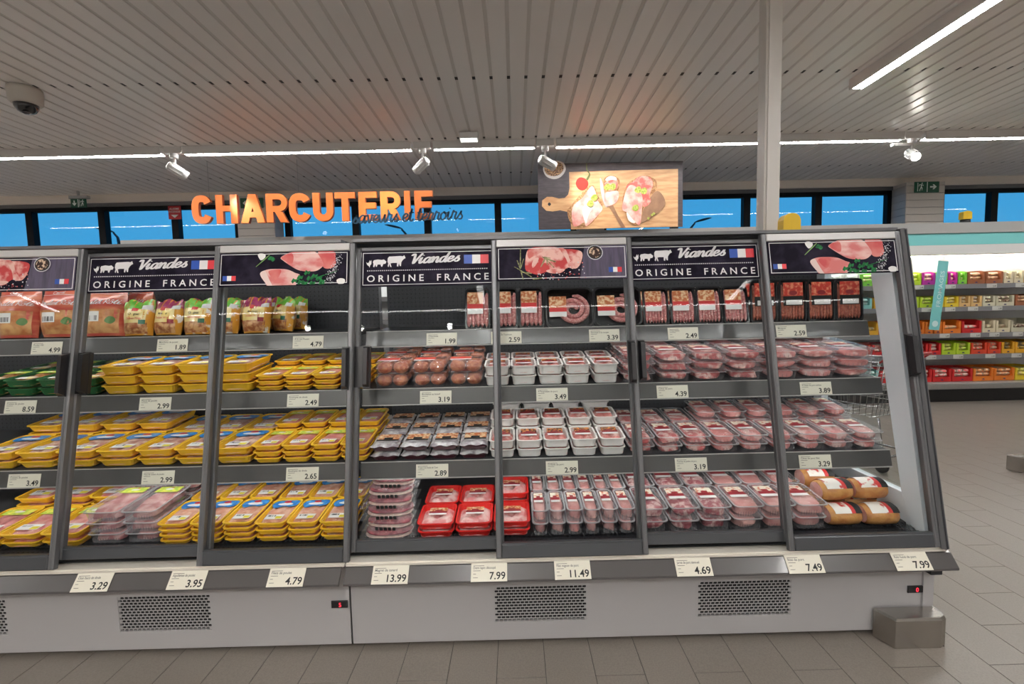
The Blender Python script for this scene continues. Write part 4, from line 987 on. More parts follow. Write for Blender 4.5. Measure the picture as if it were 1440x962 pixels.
def photo_label(w, d, z, x, y, lw, ld, mats=None, split=.5):
    b = MB(); x0, x1, y0, y1 = x*w-lw*w/2, x*w+lw*w/2, y*d-ld*d/2, y*d+ld*d/2; ym = y0+(y1-y0)*split; yb = y0+(y1-y0)*split*.45
    b.poly([(x0, ym, z), (x1, ym, z), (x1, y1, z), (x0, y1, z)], 0)
    b.poly([(x0, yb, z), (x1, yb, z), (x1, ym, z), (x0, ym, z)], 1)
    b.poly([(x0, y0, z), (x1, y0, z), (x1, yb, z), (x0, yb, z)], 2)
    b.poly([(x0+(x1-x0)*.3, ym+.0, z+.0004), (x0+(x1-x0)*.7, ym+.0, z+.0004), (x0+(x1-x0)*.7, ym+(y1-ym)*.35, z+.0004), (x0+(x1-x0)*.3, ym+(y1-ym)*.35, z+.0004)], 1)
    return b.build('brand_label', mats or [m_food, m_dkred, m_sticker])

CH_B = [(-.45, .5, .5, .5, 1), (.4, .6, .5, .4, .9), (-.4, -.1, .55, .45, .95), (.45, -.05, .5, .5, 1), (-.35, -.65, .5, .4, .9), (.4, -.62, .5, .42, 1), (0, .2, .5, .5, .8)]
FI_B = [(-.66, .1, .3, .95, 1), (-.22, -.05, .3, .95, .95), (.22, .1, .3, .95, 1), (.66, -.02, .3, .95, .92)]
TU_B = [(0, .25, .9, .8, .9), (.1, -.45, .85, .55, 1)]
RA_B = [(-.45, -.5, .5, .45, 1), (.3, -.5, .45, .45, .9), (.55, .2, .4, .75, 1), (-.3, .35, .55, .4, .8), (.1, .75, .5, .3, .7)]
def tray_spec(w, d, h, mt_tray, mt_meat, bumps, label, taper=.80, deep=.0, weigh=True, film=True):
    sp = [('tray', bm(shell(w, d, h, taper), 'tray', mt_tray), [])]
    top = h-.001
    sp.append(('meat', bm(humps(w*.88, d*.90, h*.28, h*.68, bumps), 'meat', mt_meat), []))
    if film: sp.append(('film', bm(sheet(w*.95, d*.96, top+.0004), 'film', m_film), []))
    z = top+.0010
    if label == 'blue': sp.append(('brand_label', blue_label(w, d, z), []))
    elif label == 'green': sp.append(('brand_label', green_label(w, d, z), []))
    elif label == 'photo': sp.append(('brand_label', photo_label(w, d, z, .0, .12, .5, .34), []))
    elif label == 'flame': sp.append(('brand_label', photo_label(w, d, z, .0, .14, .62, .52, [m_flame, m_dkred, m_sticker]), []))
    if weigh: sp.append(('weight_label', weigh_label(w, d, z), []))
    return sp
def clear_spec(w, d, h, mt_meat, seed, label='photo', taper=.86, mat=None, e=.5, lid=True, ribs=7, lx=-.05, ly=.16, split=.5):
    sp = [('tray', bm(shell_open(w, d, h, taper, ribs=ribs), 'tray', mat or m_clear), []),
          ('meat', bm(blob(w*taper*.90, d*.86, h*.84, seed, .004, e, .11), 'meat', mt_meat), []),
          ('lid', bm(sheet(w*.99, d*.99, h+.0004), 'lid', m_lid), []), ('rim', bm(rim_ring(w, d, h), 'rim', m_rim), [])]
    if label == 'photo': sp.append(('brand_label', photo_label(w, d, h+.0012, lx, ly, .56, .46, [m_foodlt, m_dkred, m_sticker], split=split), []))
    elif label == 'green': sp.append(('brand_label', green_label(w*.9, d, h+.001), []))
    return sp
STACKN = {1: [''], 2: ['lower ', 'upper '], 3: ['bottom ', 'middle ', 'top '], 4: ['bottom ', 'second ', 'third ', 'top ']}
ROWN = {1: [''], 2: ['front ', 'back '], 3: ['front ', 'middle ', 'back ']}
def block(specs, name, cat, desc, mark, base, xs, d, hp, stacks, group, s0=.012, jit=.0010, gap=.006, ri=0, yaw=.006, order=1):
    """products in columns (xs = column edges), rows and stacks on a tilted shelf; stacks[row] = height, or a list of heights per column"""
    yf, zf, tl = base; nrow = len(stacks); ncol = len(xs)-1
    for r in range(nrow):
        for c in range(ncol):
            nst = stacks[r][c] if isinstance(stacks[r], (list, tuple)) else stacks[r]
            dx, dy = random.uniform(-jit, jit), random.uniform(-jit, jit)
            for k in range(nst):
                s = s0+d/2+r*(d+gap)+dy+random.uniform(-jit, jit)*.5; n = k*(hp+.0015)+.001
                x = (xs[c]+xs[c+1])/2+dx+random.uniform(-jit, jit)*.5
                loc = (x, yf+s*cos(tl)-n*sin(tl), zf+s*sin(tl)+n*cos(tl))
                o = ORD[(c if order > 0 else ncol-1-c)]
                lb = '%s%s, %s %s%sfrom %s' % (STACKN[nst][k], desc, o, ROWN[nrow][r], 'stack ' if nst > 1 else '', mark)
                sp = specs[(c*7+r*3+k*5) % len(specs)]
                place(sp, name, lb, cat, loc, (tl, 0, random.uniform(-yaw, yaw)), group)
def shelf(k): y, z, rh, tl = SHELVES[k]; return (y+.003, z+.0005, tl)
DK = (DECK[0]+.042, DECK[1]+.0055, DECK[2])

# --- second shelf
G = .003
def inset(e, g=.0): return e
sp_green = tray_spec(.146, .228, .042, m_greentray, mt_orange, CH_B, 'green')
block([sp_green], 'green_tray', 'meat tray', 'dark green tray of marinated meat', 'the yellow trays', shelf(1), [-2.712, -2.548, -2.386, -2.226, -2.070], .235, .042, [2, 2], 'green trays on the second shelf', order=-1)
sp_y2 = tray_spec(.182, .255, .047, m_yellow, mt_chick, CH_B, 'blue')
block([sp_y2], 'chicken_tray', 'meat tray', 'yellow chicken tray with blue label', 'the green trays', shelf(1), [-2.06, -1.873, -1.684, -1.494, -1.30], .255, .047, [3], 'yellow chicken trays on the second shelf')
sp_t2 = tray_spec(.134, .20, .026, m_yellow, mt_turkey, TU_B, 'green')
block([sp_t2], 'turkey_tray', 'meat tray', 'yellow turkey tray, green label', 'the meatball boxes', shelf(1), [-1.298, -1.160, -1.018, -.876, -.735], .20, .026, [3, 4], 'yellow turkey trays on the second shelf', order=-1)
def ball_spec(w, d, h):
    r = h*.46; b = MB(); me = None
    sp = [('box', bm(shell_open(w, d, h*.55, .9, .004), 'box', m_clear), []), ('lid', bm(shell_lid(w, d, h), 'lid', m_clear), [])]
    s = MB(); s.lathe([(.0385*sin(pi*k/8)**.8+.0003, -r*cos(pi*k/8)) for k in range(9)], 12)
    bmh = s.build('meatball', mt_ball)
    return sp, bmh, r
def shell_lid(w, d, h):
    def loop(sw, sd, z, rr): return [(x, y, z) for x, y in rrect(sw, sd, rr, 3)]
    b = MB(); b.loft([loop(w, d, h*.55+.001, .02), loop(w-.008, d-.008, h*.6, .02), loop(w*.92, d*.94, h-.003, .02), loop(w*.9, d*.92, h, .018)], False, True, 0, True); return b
def meatball_box(loc, rot, label):
    w, d, h = .172, .165, .064
    t = thing('meatball_box', label, 'meat box', loc, rot, 'meatball boxes on the second shelf')
    global _BALL
    if '_BALL' not in globals(): _BALL = ball_spec(w, d, h)+(photo_label(w, d, h+.0006, -.16, .05, .62, .42, [m_foodred, m_lred, m_sticker]),)
    sp, bmesh_, r, lb = _BALL
    for pn, me, _ in sp: link(pn, me, t)
    for x in (-.0395, .0395):
        for y in (-.0395, .0395): link('meatball', bmesh_, t, (x, y, r+.004))
    link('brand_label', lb, t)
yf, zf, tl = shelf(1)
for c, x in enumerate((-.618, -.434, -.248)):
    for r in range(3):
        for k in range(2):
            s = .015+.0825+r*.171; n = k*.0655+.001
            meatball_box((x+random.uniform(-.004, .004), yf+s*cos(tl)-n*sin(tl), zf+s*sin(tl)+n*cos(tl)), (tl, 0, random.uniform(-.02, .02)), '%s clear box of meatballs, %s %s stack from the yellow turkey trays' % (('lower', 'upper')[k], ORD[c], ('front', 'middle', 'back')[r]))
sp_w2 = tray_spec(.128, .17, .05, m_whitetray, mt_chop, CH_B, 'flame', taper=.84, weigh=False)
block([sp_w2], 'white_tub', 'meat tray', 'white pork tub', 'the meatball boxes, second shelf', shelf(1), [-.158, -.026, .108, .243, .381, .522], .172, .05, [2, 2], 'white tubs on the second shelf')
sp_c2 = [clear_spec(.172, .228, .047, mt_pork, 3+i) for i in range(3)]; sp_c2b = [clear_spec(.176, .228, .047, mt_chop, 13+i) for i in range(3)]
block(sp_c2, 'pork_tray', 'meat tray', 'clear tray of pork ribs', 'the white tubs, second shelf', shelf(1), [.525, .705, .885, 1.065, 1.245], .23, .048, [3, 3], 'clear rib trays on the second shelf')
block(sp_c2b, 'pork_tray', 'meat tray', 'clear tray of pork chops', 'the end panel, second shelf', shelf(1), [1.247, 1.432, 1.617, 1.802], .23, .048, [3, 3], 'clear chop trays on the second shelf', order=-1)

# --- third shelf
sp_y3 = tray_spec(.183, .258, .042, m_yellow, mt_chick, CH_B, 'blue')
block([sp_y3], 'chicken_tray', 'meat tray', 'yellow chicken tray, blue label', 'the turkey trays, third shelf', shelf(2), [-2.637, -2.441, -2.244, -2.05, -1.858, -1.670, -1.482, -1.294], .258, .043, [2, [3, 3, 3, 3, 2, 2, 2]], 'yellow chicken trays on the third shelf', order=-1)
sp_t3 = tray_spec(.137, .225, .03, m_yellow, mt_turkey, TU_B, 'green')
block([sp_t3], 'turkey_tray', 'meat tray', 'yellow turkey tray, green label', 'the foil packs', shelf(2), [-1.292, -1.150, -1.008, -.866, -.724], .225, .03, [3, 4], 'yellow turkey trays on the third shelf', order=-1)
def vac_spec(w, d, h):
    b = MB()
    def fn(u, v):
        x, y = (u-.5)*2, (v-.5)*2; e = max(abs(x), abs(y))
        z = h if e < .78 else h*max(.55, (1-e)/.22)**.6
        return (x*w*.49, y*d*.48, z+.004*sin(7*x+3*y)*(1 if e > .7 else .2))
    b.grid(12, 10, fn); top = b.build('wrapper', m_foil)
    b = MB(); def_ = [(x, y) for x, y in rrect(w*.86, d*.86, .02, 3)]
    b.loft([[(x*.92, y*.92, 0) for x, y in def_], [(x*1.1, y*1.12, h*.58) for x, y in def_]]); bot = b.build('pouch', m_maroon)
    lb = photo_label(w, d, h+.0035, .04, .04, .78, .66, [m_food, m_ink, m_foil], .34)
    return [('wrapper', top, []), ('pouch', bot, []), ('brand_label', lb, [])]
m_foil = M('silver white wrapper', (.66, .65, .66), .35, .1, noise=(25, (.34, .30, .33), .4, .6), bump=(40, .5))
m_maroon = M('maroon pouch', (.10, .02, .03), .3, coat=.4)
block([vac_spec(.140, .155, .036)], 'foil_pack', 'food pack', 'foil pack with food photo', 'the white tubs, third shelf', shelf(2), [-.722, -.575, -.430, -.286, -.142], .16, .0445, [2, 2, 2], 'foil packs on the third shelf', order=-1, yaw=.015)
sp_w3 = tray_spec(.127, .18, .044, m_whitetray, mt_chop, CH_B, 'flame', taper=.84, weigh=False)
block([sp_w3], 'white_tub', 'meat tray', 'white pork tub', 'the foil packs', shelf(2), [-.138, -.007, .127, .261, .399, .536], .18, .044, [2, 3], 'white tubs on the third shelf')
sp_blank = [('tray', bm(shell(.160, .150, .048, .84), 'tray', m_whitetray), []), ('film', bm(sheet(.152, .142, .0475), 'film', m_whitetray), [])]
block([sp_blank], 'white_tub', 'meat tray', 'blank white tub', 'the foil packs, rearmost', shelf(2), [-.135, .031, .197, .363, .529], .15, .049, [3], 'blank white tubs at the back of the third shelf', s0=.405)
sp_p3 = [clear_spec(.130, .222, .042, mt_pork, 23+i) for i in range(3)]
block(sp_p3, 'pork_tray', 'meat tray', 'clear tray of diced pork', 'the white tubs, third shelf', shelf(2), [.542, .680, .818, .955], .225, .043, [2, 2], 'clear diced pork trays on the third shelf')
sp_p3b = [clear_spec(.133, .222, .042, mt_chop, 33+i) for i in range(3)]
block(sp_p3b, 'pork_tray', 'meat tray', 'clear tray of pork slices', 'the end panel, third shelf', shelf(2), [.957, 1.098, 1.239, 1.380, 1.521, 1.662, 1.803], .225, .043, [2, 3], 'clear pork slice trays on the third shelf', order=-1)

# --- deck
sp_y4 = tray_spec(.182, .26, .036, m_yellow, mt_turkey, CH_B, 'green')
block([sp_y4], 'turkey_tray', 'meat tray', 'large yellow turkey tray', 'the chicken leg boxes', DK, [-2.565, -2.372, -2.185, -1.998], .26, .037, [2, 3], 'large yellow turkey trays on the deck', order=-1)
sp_l4 = [clear_spec(.165, .27, .052, mt_leg, 43+i, 'green', mat=m_clear2, ribs=11) for i in range(2)]
block(sp_l4, 'chicken_leg_box', 'meat box', 'clear box of chicken legs', 'the large turkey trays', DK, [-1.992, -1.820, -1.652], .27, .053, [3, 3], 'clear chicken leg boxes on the deck', s0=.032, gap=.012)
sp_y5 = tray_spec(.139, .225, .026, m_yellow, mt_breast, FI_B, 'blue'); sp_y6 = tray_spec(.143, .225, .032, m_yellow, mt_breast, FI_B, 'blue')
block([sp_y5], 'chicken_tray', 'meat tray', 'thin yellow fillet tray', 'the chicken leg boxes', DK, [-1.648, -1.505, -1.358, -1.211], .225, .0255, [4, 4], 'thin yellow fillet trays on the deck')
block([sp_y6], 'chicken_tray', 'meat tray', 'deep yellow fillet tray', 'the duck breasts', DK, [-1.209, -1.062, -.914, -.766], .225, .0325, [3, 3], 'deep yellow fillet trays on the deck', order=-1)
def duck_spec(seed):
    w, d, h = .215, .135, .032
    fat = blob(w, d, h*.5, seed, 0, .75, .05); fl = blob(w*.97, d*.95, h*.62, seed+1, h*.36, .8, .06)
    b = MB()
    def fn(u, v):
        x, y = (u-.5)*2, (v-.5)*2; e = x*x*.9+y*y*.9
        return (x*(w/2+.022), y*(d/2+.02), max(.002, (h+.002)*(1-max(0, e-.35)*1.3))+.002*sin(9*x+5*y))
    b.grid(12, 8, fn)
    p = MB()
    for i in range(5): p.box(-.045+i*.02, -.031+i*.02, -.0900, -.0888, .008, .024)
    return [('fat_layer', bm(fat, 'fat_layer', mt_fat), []), ('meat', bm(fl, 'meat', mt_duck), []), ('bag', bm(b, 'bag', m_bagfilm), []), ('brand_print', bm(p, 'brand_print', m_ink), [])]
dsp = [duck_spec(61), duck_spec(71)]
for k in range(6):
    s = .085+k*.030; n = .0042+k*.0375; yf, zf, tl = DK
    place(dsp[k % 2], 'duck_breast', 'vacuum packed duck breast, %s from the deck in its shingled pile' % ORD[k], 'duck breast', (-.612+random.uniform(-.008, .008), yf+s*cos(tl)-n*sin(tl), zf+s*sin(tl)+n*cos(tl)), (tl+radians(3), 0, random.uniform(-.07, .07)), 'shingled pile of duck breasts')
sp_r = tray_spec(.169, .185, .037, m_redtray, mt_rabbit, RA_B, 'photo', weigh=False, taper=.84)
block([sp_r], 'rabbit_tray', 'meat tray', 'red tray of rabbit pieces', 'the duck breasts', DK, [-.470, -.296, -.120, .054], .185, .038, [2, [2, 2, 3]], 'red rabbit trays on the deck')
sp_s = [clear_spec(.0765, .19, .062, mt_loin, 81+i, taper=.80, mat=m_clear2, ribs=4, e=.6) for i in range(3)]
block(sp_s, 'pork_tray', 'meat tray', 'slim clear tray of pork fillet', 'the red trays', DK, [.058, .138, .218, .298, .378, .458, .538], .19, .063, [2, 2], 'slim pork fillet trays on the deck', jit=.0006)
sp_n = [clear_spec(.140, .215, .060, mt_neck, 91+i, ribs=6, e=.62) for i in range(3)]
block(sp_n, 'pork_tray', 'meat tray', 'clear tray of marbled pork knuckle', 'the slim trays', DK, [.545, .690, .836, .982], .215, .061, [2, 2], 'marbled pork knuckle trays on the deck')
sp_o = [clear_spec(.142, .215, .060, mt_loin, 101+i, ribs=10, e=.5) for i in range(3)]
block(sp_o, 'pork_tray', 'meat tray', 'clear tray of pork roast', 'the smoked roasts', DK, [.984, 1.130, 1.276, 1.422], .215, .061, [2, 2], 'pork roast trays on the deck', order=-1)
def roast_spec(seed):
    L, R = .155, .052; rnd = random.Random(seed); ph = rnd.uniform(0, 6)
    b = MB(); loops = []
    prof = [(0, .80), (.06, .93), (.3, 1.0), (.6, 1.02), (.9, .95), (.97, .8), (1, .55)]
    def pt(u, k, a): return (-L/2+L*u, R*k*1.12*cos(a), .046+.9*R*k*max(-.86, sin(a)+.02*sin(5*a+ph+u*4)))
    for u, k in prof: loops.append([pt(u, k, 2*pi*q/18) for q in range(18)])
    b.loft(loops, False, True, 0, True); body = b.build('roast', mt_roast)
    f = MB(); f.poly([pt(-.006, .79, -2*pi*q/18) for q in range(18)]); face = f.build('cut_face', mt_cut)
    def band(u0, u1, k, mt, nm):
        q = MB(); q.grid(5, 8, lambda i, j: (lambda p: (p[0], p[1]*1.03, .046+(p[2]-.046)*1.035))(pt(u0+(u1-u0)*i, k, radians(35+110*j)))); return q.build(nm, mt)
    return [('roast', body, [('cut_face', face)]), ('brand_label', band(.12, .62, 1.0, m_roastlb, 'brand_label'), [('label_stripe', band(.62, .74, 1.0, m_lred, 'label_stripe')), ('label_end', band(.74, .94, .99, m_ink, 'label_end'))])]
m_roastlb = M('white and red roast label', (.80, .76, .70), .4, noise=(26, (.60, .06, .05), .56, .63, 2))
rsp = [roast_spec(1), roast_spec(2)]
yf, zf, tl = DK
for i, (x, s, n, lb) in enumerate(((1.515, .075, 0, 'beside the pork roast trays, front row'), (1.685, .070, 0, 'beside the end panel, front row'), (1.508, .198, 0, 'beside the pork roast trays, middle row'), (1.675, .198, 0, 'beside the end panel, middle row'),
                                   (1.512, .325, 0, 'beside the pork roast trays, back row'), (1.67, .325, 0, 'beside the end panel, back row'), (1.512, .145, .087, 'upper layer above the front pork side roasts'), (1.682, .150, .087, 'upper layer above the front end panel roasts'), (1.512, .275, .087, 'upper layer above the rear pork side roasts'))):
    place(rsp[i % 2], 'smoked_roast', 'smoked pork roast with red and black label, %s' % lb, 'smoked roast', (x, yf+s*cos(tl)-n*sin(tl), zf+s*sin(tl)+n*cos(tl)-.003), (tl, 0, random.uniform(-.05, .05)), 'smoked roasts on the deck')

# --- top shelf: bags and sausage packs
random.seed(5)
def bag_geom(w, h, t, crumple=.0, seed=0):
    rnd = random.Random(seed); ph = [rnd.uniform(0, 6.28) for _ in range(6)]
    def S(u, v, side=-1, off=0):
        x = (u-.5)*2
        pr = min(1, .55+v*2.2) if v < .3 else (1-.0*v if v < .5 else max(.03, 1-((v-.5)/.5)**1.6))
        q = sqrt(max(0, 1-abs(x)**2.4))
        y = side*(t/2*q*pr+off)+.5*t*0
        y += crumple*sin(7*x+ph[0])*(.2+v)*.5+crumple*.6*sin(13*x+9*v+ph[1])*v
        z = h*v+crumple*1.5*sin(5*x+ph[2])*max(0, v-.7)*3
        return (x*w/2*(1-.10*(1-v)*(1-v)-.03*v+.02*sin(6*v+ph[3])), y, z)
    return S
def bag_mesh(S, mt, name):
    b = MB(); b.grid(14, 14, lambda u, v: S(u, v, -1)); b.grid(14, 14, lambda u, v: S(1-u, v, 1))
    b.add([S(i/14, 0, -1) for i in range(15)]+[S(i/14, 0, 1) for i in range(14, -1, -1)], [tuple(reversed(range(30)))])
    return b.build(name, mt)
def patch(S, u0, u1, v0, v1, mt, name, off=.0012, n=8):
    b = MB(); b.grid(n, n, lambda u, v: S(u0+(u1-u0)*u, v0+(v1-v0)*v, -1, off)); return b.build(name, mt)
def wraptext(S, vf, u, v, su, sv, mt, name, off=.0022):
    b = MB(); b.add([S(u+p[0]*su, v+p[1]*sv, -1, off) for p in vf[0]], vf[1]); return b.build(name, mt)
m_bagred = M('roast chicken bag', (.62, .10, .07), .28, coat=.5, noise=(9, (.78, .26, .14), .4, .65), stretch=(.6, 1, 4))
m_roastphoto = M('roast chicken photo', (.50, .17, .05), .3, coat=.5, noise=(17, (.78, .44, .18), .38, .62, 4))
m_bgreen = M('bright green bag top', (.16, .56, .06), .28, coat=.5, noise=(30, (.30, .70, .14), .4, .7)); m_bmag = M('magenta bag top', (.36, .03, .12), .28, coat=.5, noise=(30, (.50, .09, .20), .4, .7))
m_byel = M('yellow bag panel', (.80, .62, .18), .3, coat=.5, noise=(14, (.84, .70, .36), .4, .65)); m_bor = M('orange bag side', (.72, .34, .04), .3, coat=.5, noise=(20, (.80, .78, .72), .56, .62))
m_wings = M('chicken wings photo', (.34, .10, .03), .3, coat=.5, noise=(40, (.70, .40, .18), .42, .62, 4)); m_bagleaf = M('leaf print', (.10, .22, .05), .4)
def roastbag_spec(seed):
    S = bag_geom(.215, .275, .12, .004, seed); b = bag_mesh(S, m_bagred, 'bag')
    v = script('Poulet Rôti', 1, .16, .2); k = .86/v[2]
    return [('bag', b, [('chicken_photo', patch(S, .06, .94, .05, .50, m_roastphoto, 'chicken_photo')), ('leaf_print', wraptext(S, ([(x, z) for x, z in smooth_poly([(0, 0), (.5, .9), (1.1, .8), (1.3, .1), (.8, -.5)], 3)], [tuple(range(15))]), .68, .27, .16, .10, m_bagleaf, 'leaf_print')), ('title_lettering', wraptext(S, v, .07, .60, k, .052, m_print_white, 'title_lettering')),
            ('brand_lettering', wraptext(S, txt('Carrel', 1, 'CENTER', .01), .5, .82, .11, .075, m_print_white, 'brand_lettering')), ('brand_rule', patch(S, .05, .95, .80, .807, m_print_white, 'brand_rule', .0018, 10))]),
            ('weight_label', patch(S, .18, .54, .27, .46, m_sticker, 'weight_label', .0025, 4), [('bar_code', patch(S, .21, .50, .29, .38, m_barcode, 'bar_code', .0032, 4))])]
rb = [roastbag_spec(3), roastbag_spec(8)]
zs, ysf = SHELVES[0][1]+.002, SHELVES[0][0]
for i, (x, y, nm) in enumerate(((-2.60, 2.525, 'third'), (-2.375, 2.525, 'second'), (-2.150, 2.525, 'first'), (-2.085, 2.66, 'hidden'))):
    place(rb[i % 2], 'roast_chicken_bag', 'red roast chicken bag, %s from the wing bags' % nm if i < 3 else 'red roast chicken bag standing behind the wing bags', 'food bag', (x, y, zs+.0045+(y-2.44)*.035), (radians(-8), 0, random.uniform(-.06, .06) + (0 if i < 3 else -.5)), 'red roast chicken bags on the top shelf')
def wingbag_spec(seed, top, word):
    S = bag_geom(.148, .185, .095, .007, seed)
    b = bag_mesh(S, m_bor, 'bag')
    return [('bag', b, [('top_print', patch(S, .0, 1.0, .74, 1.0, top, 'top_print', .0012, 10)), ('panel_print', patch(S, .10, .86, .34, .74, m_byel, 'panel_print')), ('food_photo', patch(S, .08, .90, .04, .34, m_wings, 'food_photo')),
            ('brand_badge', patch(S, .38, .58, .68, .78, m_lred, 'brand_badge', .0022, 4)), ('corner_badge', patch(S, .66, .86, .30, .42, M('dark green badge', (.01, .12, .06), .4) if top is m_bgreen else m_dkred, 'corner_badge', .0022, 4)),
            ('name_lettering', wraptext(S, txt(word, 1, 'CENTER', .01), .48, .56, .105, .095, m_ink, 'name_lettering')), ('kind_lettering', wraptext(S, txt('Chicken Wings', 1, 'CENTER', .01), .48, .44, .082, .085, m_lred, 'kind_lettering'))]),
            ('weight_label', patch(S, .72, .96, .72, .84, m_sticker, 'weight_label', .003, 4), [])]
wb = {'g': [wingbag_spec(21, m_bgreen, 'Original'), wingbag_spec(22, m_bgreen, 'Original')], 'm': [wingbag_spec(31, m_bmag, 'Mexican'), wingbag_spec(32, m_bmag, 'Mexican')]}
CN = {'g': 'green topped', 'm': 'magenta topped'}
cnt = {}
for i, (x, y, c, rz, tl_) in enumerate(((-1.965, 2.51, 'g', .12, 0), (-1.815, 2.515, 'm', -.05, 0), (-1.655, 2.51, 'g', .05, 0), (-1.515, 2.515, 'g', -.12, 0), (-1.352, 2.51, 'm', .06, 0),
                                     (-1.90, 2.63, 'm', -.1, 0), (-1.74, 2.63, 'm', .1, 0), (-1.585, 2.63, 'g', 0, 0), (-1.43, 2.63, 'm', .1, 0), (-1.27, 2.63, 'g', -.45, 0), (-1.80, 2.75, 'g', .1, 0), (-1.62, 2.75, 'g', 0, 0), (-1.44, 2.75, 'm', 0, 0), (-1.26, 2.75, 'g', -.2, 0))):
    row = 'front' if y < 2.55 else 'middle' if y < 2.7 else 'back'; k = (c, row); cnt[k] = cnt.get(k, 0)
    place(wb[c][i % 2], 'chicken_wing_bag', '%s wing bag, %s of its colour from roast chickens, %s row' % (CN[c], ORD[cnt[k]], row), 'food bag', (x, y, zs+.0045+(y-2.44)*.035), (radians(-10), 0, rz), 'chicken wing bags on the top shelf'); cnt[k] += 1

def sausage(pts, r, mt, wob=.04): 
    b = MB(); n = len(pts)
    b.tube(pts, lambda u: r*min(1, .35+sqrt(max(0, min(u, 1-u)))*3.2)*(1+wob*sin(19*u)), 8); return b.build('sausage', mt)
def straight_pack(w, d, h, n, r, mt, lbl, seed, big=False):
    sp = [('tray', bm(shell(w, d, h, .86, .007, .018), 'tray', m_blacktray), [])]
    rnd = random.Random(seed)
    for i in range(n):
        x = -w*.36+w*.72*i/(n-1); pts = [(x+.002*sin(4*v+i), -d*.41+d*.80*v, h-.004-r*.75) for v in [k/9 for k in range(10)]]
        sp.append(('sausage', sausage(pts, r, mt), []))
    z = h+.0035
    sp.append(('film', bm(sheet(w*.96, d*.97, h+.0022), 'film', m_film), []))
    b = MB()
    if big:
        x0, x1, y0, y1 = -w*.36, w*.36, -d*.10, d*.43
        b.poly([(x0, y0+.045*0+d*.22, z), (x1, y0+d*.22, z), (x1, y1, z), (x0, y1, z)], 0); b.poly([(x0, y0, z), (x1, y0, z), (x1, y0+d*.22, z), (x0, y0+d*.22, z)], 1)
        b.poly([(x*.9, y+d*.19, z+.0006) for x, y in ell(0, 0, w*.17, d*.055, 12)], 3); b.poly([(x0+w*.10, y0+d*.02, z+.0006), (x1-w*.04, y0+d*.02, z+.0006), (x1-w*.04, y0+d*.13, z+.0006), (x0+w*.10, y0+d*.13, z+.0006)], 2)
        lb = b.build('brand_label', [m_foodred, m_ink, m_sticker, m_dkred])
    else:
        x0, x1, y0, y1 = -w*.40, w*.22, -d*.12, d*.40
        b.poly([(x0, y0+d*.24, z), (x1, y0+d*.24, z), (x1, y1, z), (x0, y1, z)], 0); b.poly([(x0, y0+d*.13, z), (x1, y0+d*.13, z), (x1, y0+d*.24, z), (x0, y0+d*.24, z)], 1); b.poly([(x0, y0, z), (x1, y0, z), (x1, y0+d*.13, z), (x0, y0+d*.13, z)], 2)
        lb = b.build('brand_label', [m_food, m_lred, m_sticker])
    sp.append(('brand_label', lb, []))
    return sp
def spiral_pack(w, d, h):
    sp = [('tray', bm(shell(w, d, h, .86, .007, .03), 'tray', m_blacktray), [])]
    pts = []
    for k in range(46):
        a = 2*pi*k/20; rr = .018+.0148*a/2/pi*2*.85
        pts.append((w*.08+rr*cos(a)*1.12, -.008+rr*sin(a), h-.014))
    b = MB(); b.tube(pts, lambda u: .0135*min(1, .4+sqrt(max(0, min(u, 1-u)))*4), 8); sp.append(('sausage', b.build('sausage', mt_saus), []))
    sp.append(('film', bm(sheet(w*.96, d*.97, h+.0022, .03), 'film', m_film), []))
    z = h+.0035; b = MB(); x0, x1, y0, y1 = -w*.42, -w*.06, -d*.22, d*.28
    b.poly([(x0, y0+d*.22, z), (x1, y0+d*.22, z), (x1, y1, z), (x0, y1, z)], 0); b.poly([(x0, y0+d*.12, z), (x1, y0+d*.12, z), (x1, y0+d*.22, z), (x0, y0+d*.22, z)], 1); b.poly([(x0, y0, z), (x1, y0, z), (x1, y0+d*.12, z), (x0, y0+d*.12, z)], 2)
    sp.append(('brand_label', b.build('brand_label', [m_food, m_lred, m_sticker]), [])); return sp
def stand(sp, name, cat, label, x, yb, d, h, lean, group, rz=0):
    """stand a flat pack on its lower edge, leaning back"""
    a = pi/2-lean
    y0 = yb+h*sin(a)+d/2*cos(a); sl = math.tan(SHELVES[0][3])
    lift = max(SHELVES[0][1]+(y0+v.co.y*cos(a)-v.co.z*sin(a)-SHELVES[0][0])*sl-(v.co.y*sin(a)+v.co.z*cos(a)) for v in sp[0][1].vertices)
    t = place(sp, name, label, cat, (x, y0, lift+.0005), (a, 0, rz), group)
    return t
pk_l = straight_pack(.130, .222, .040, 5, .0125, mt_saus, 0, 1); pk_s = spiral_pack(.250, .215, .042); pk_t = straight_pack(.133, .205, .036, 7, .0085, mt_saus, 0, 2); pk_b = straight_pack(.141, .225, .036, 8, .0085, mt_beef, 0, 3, True)
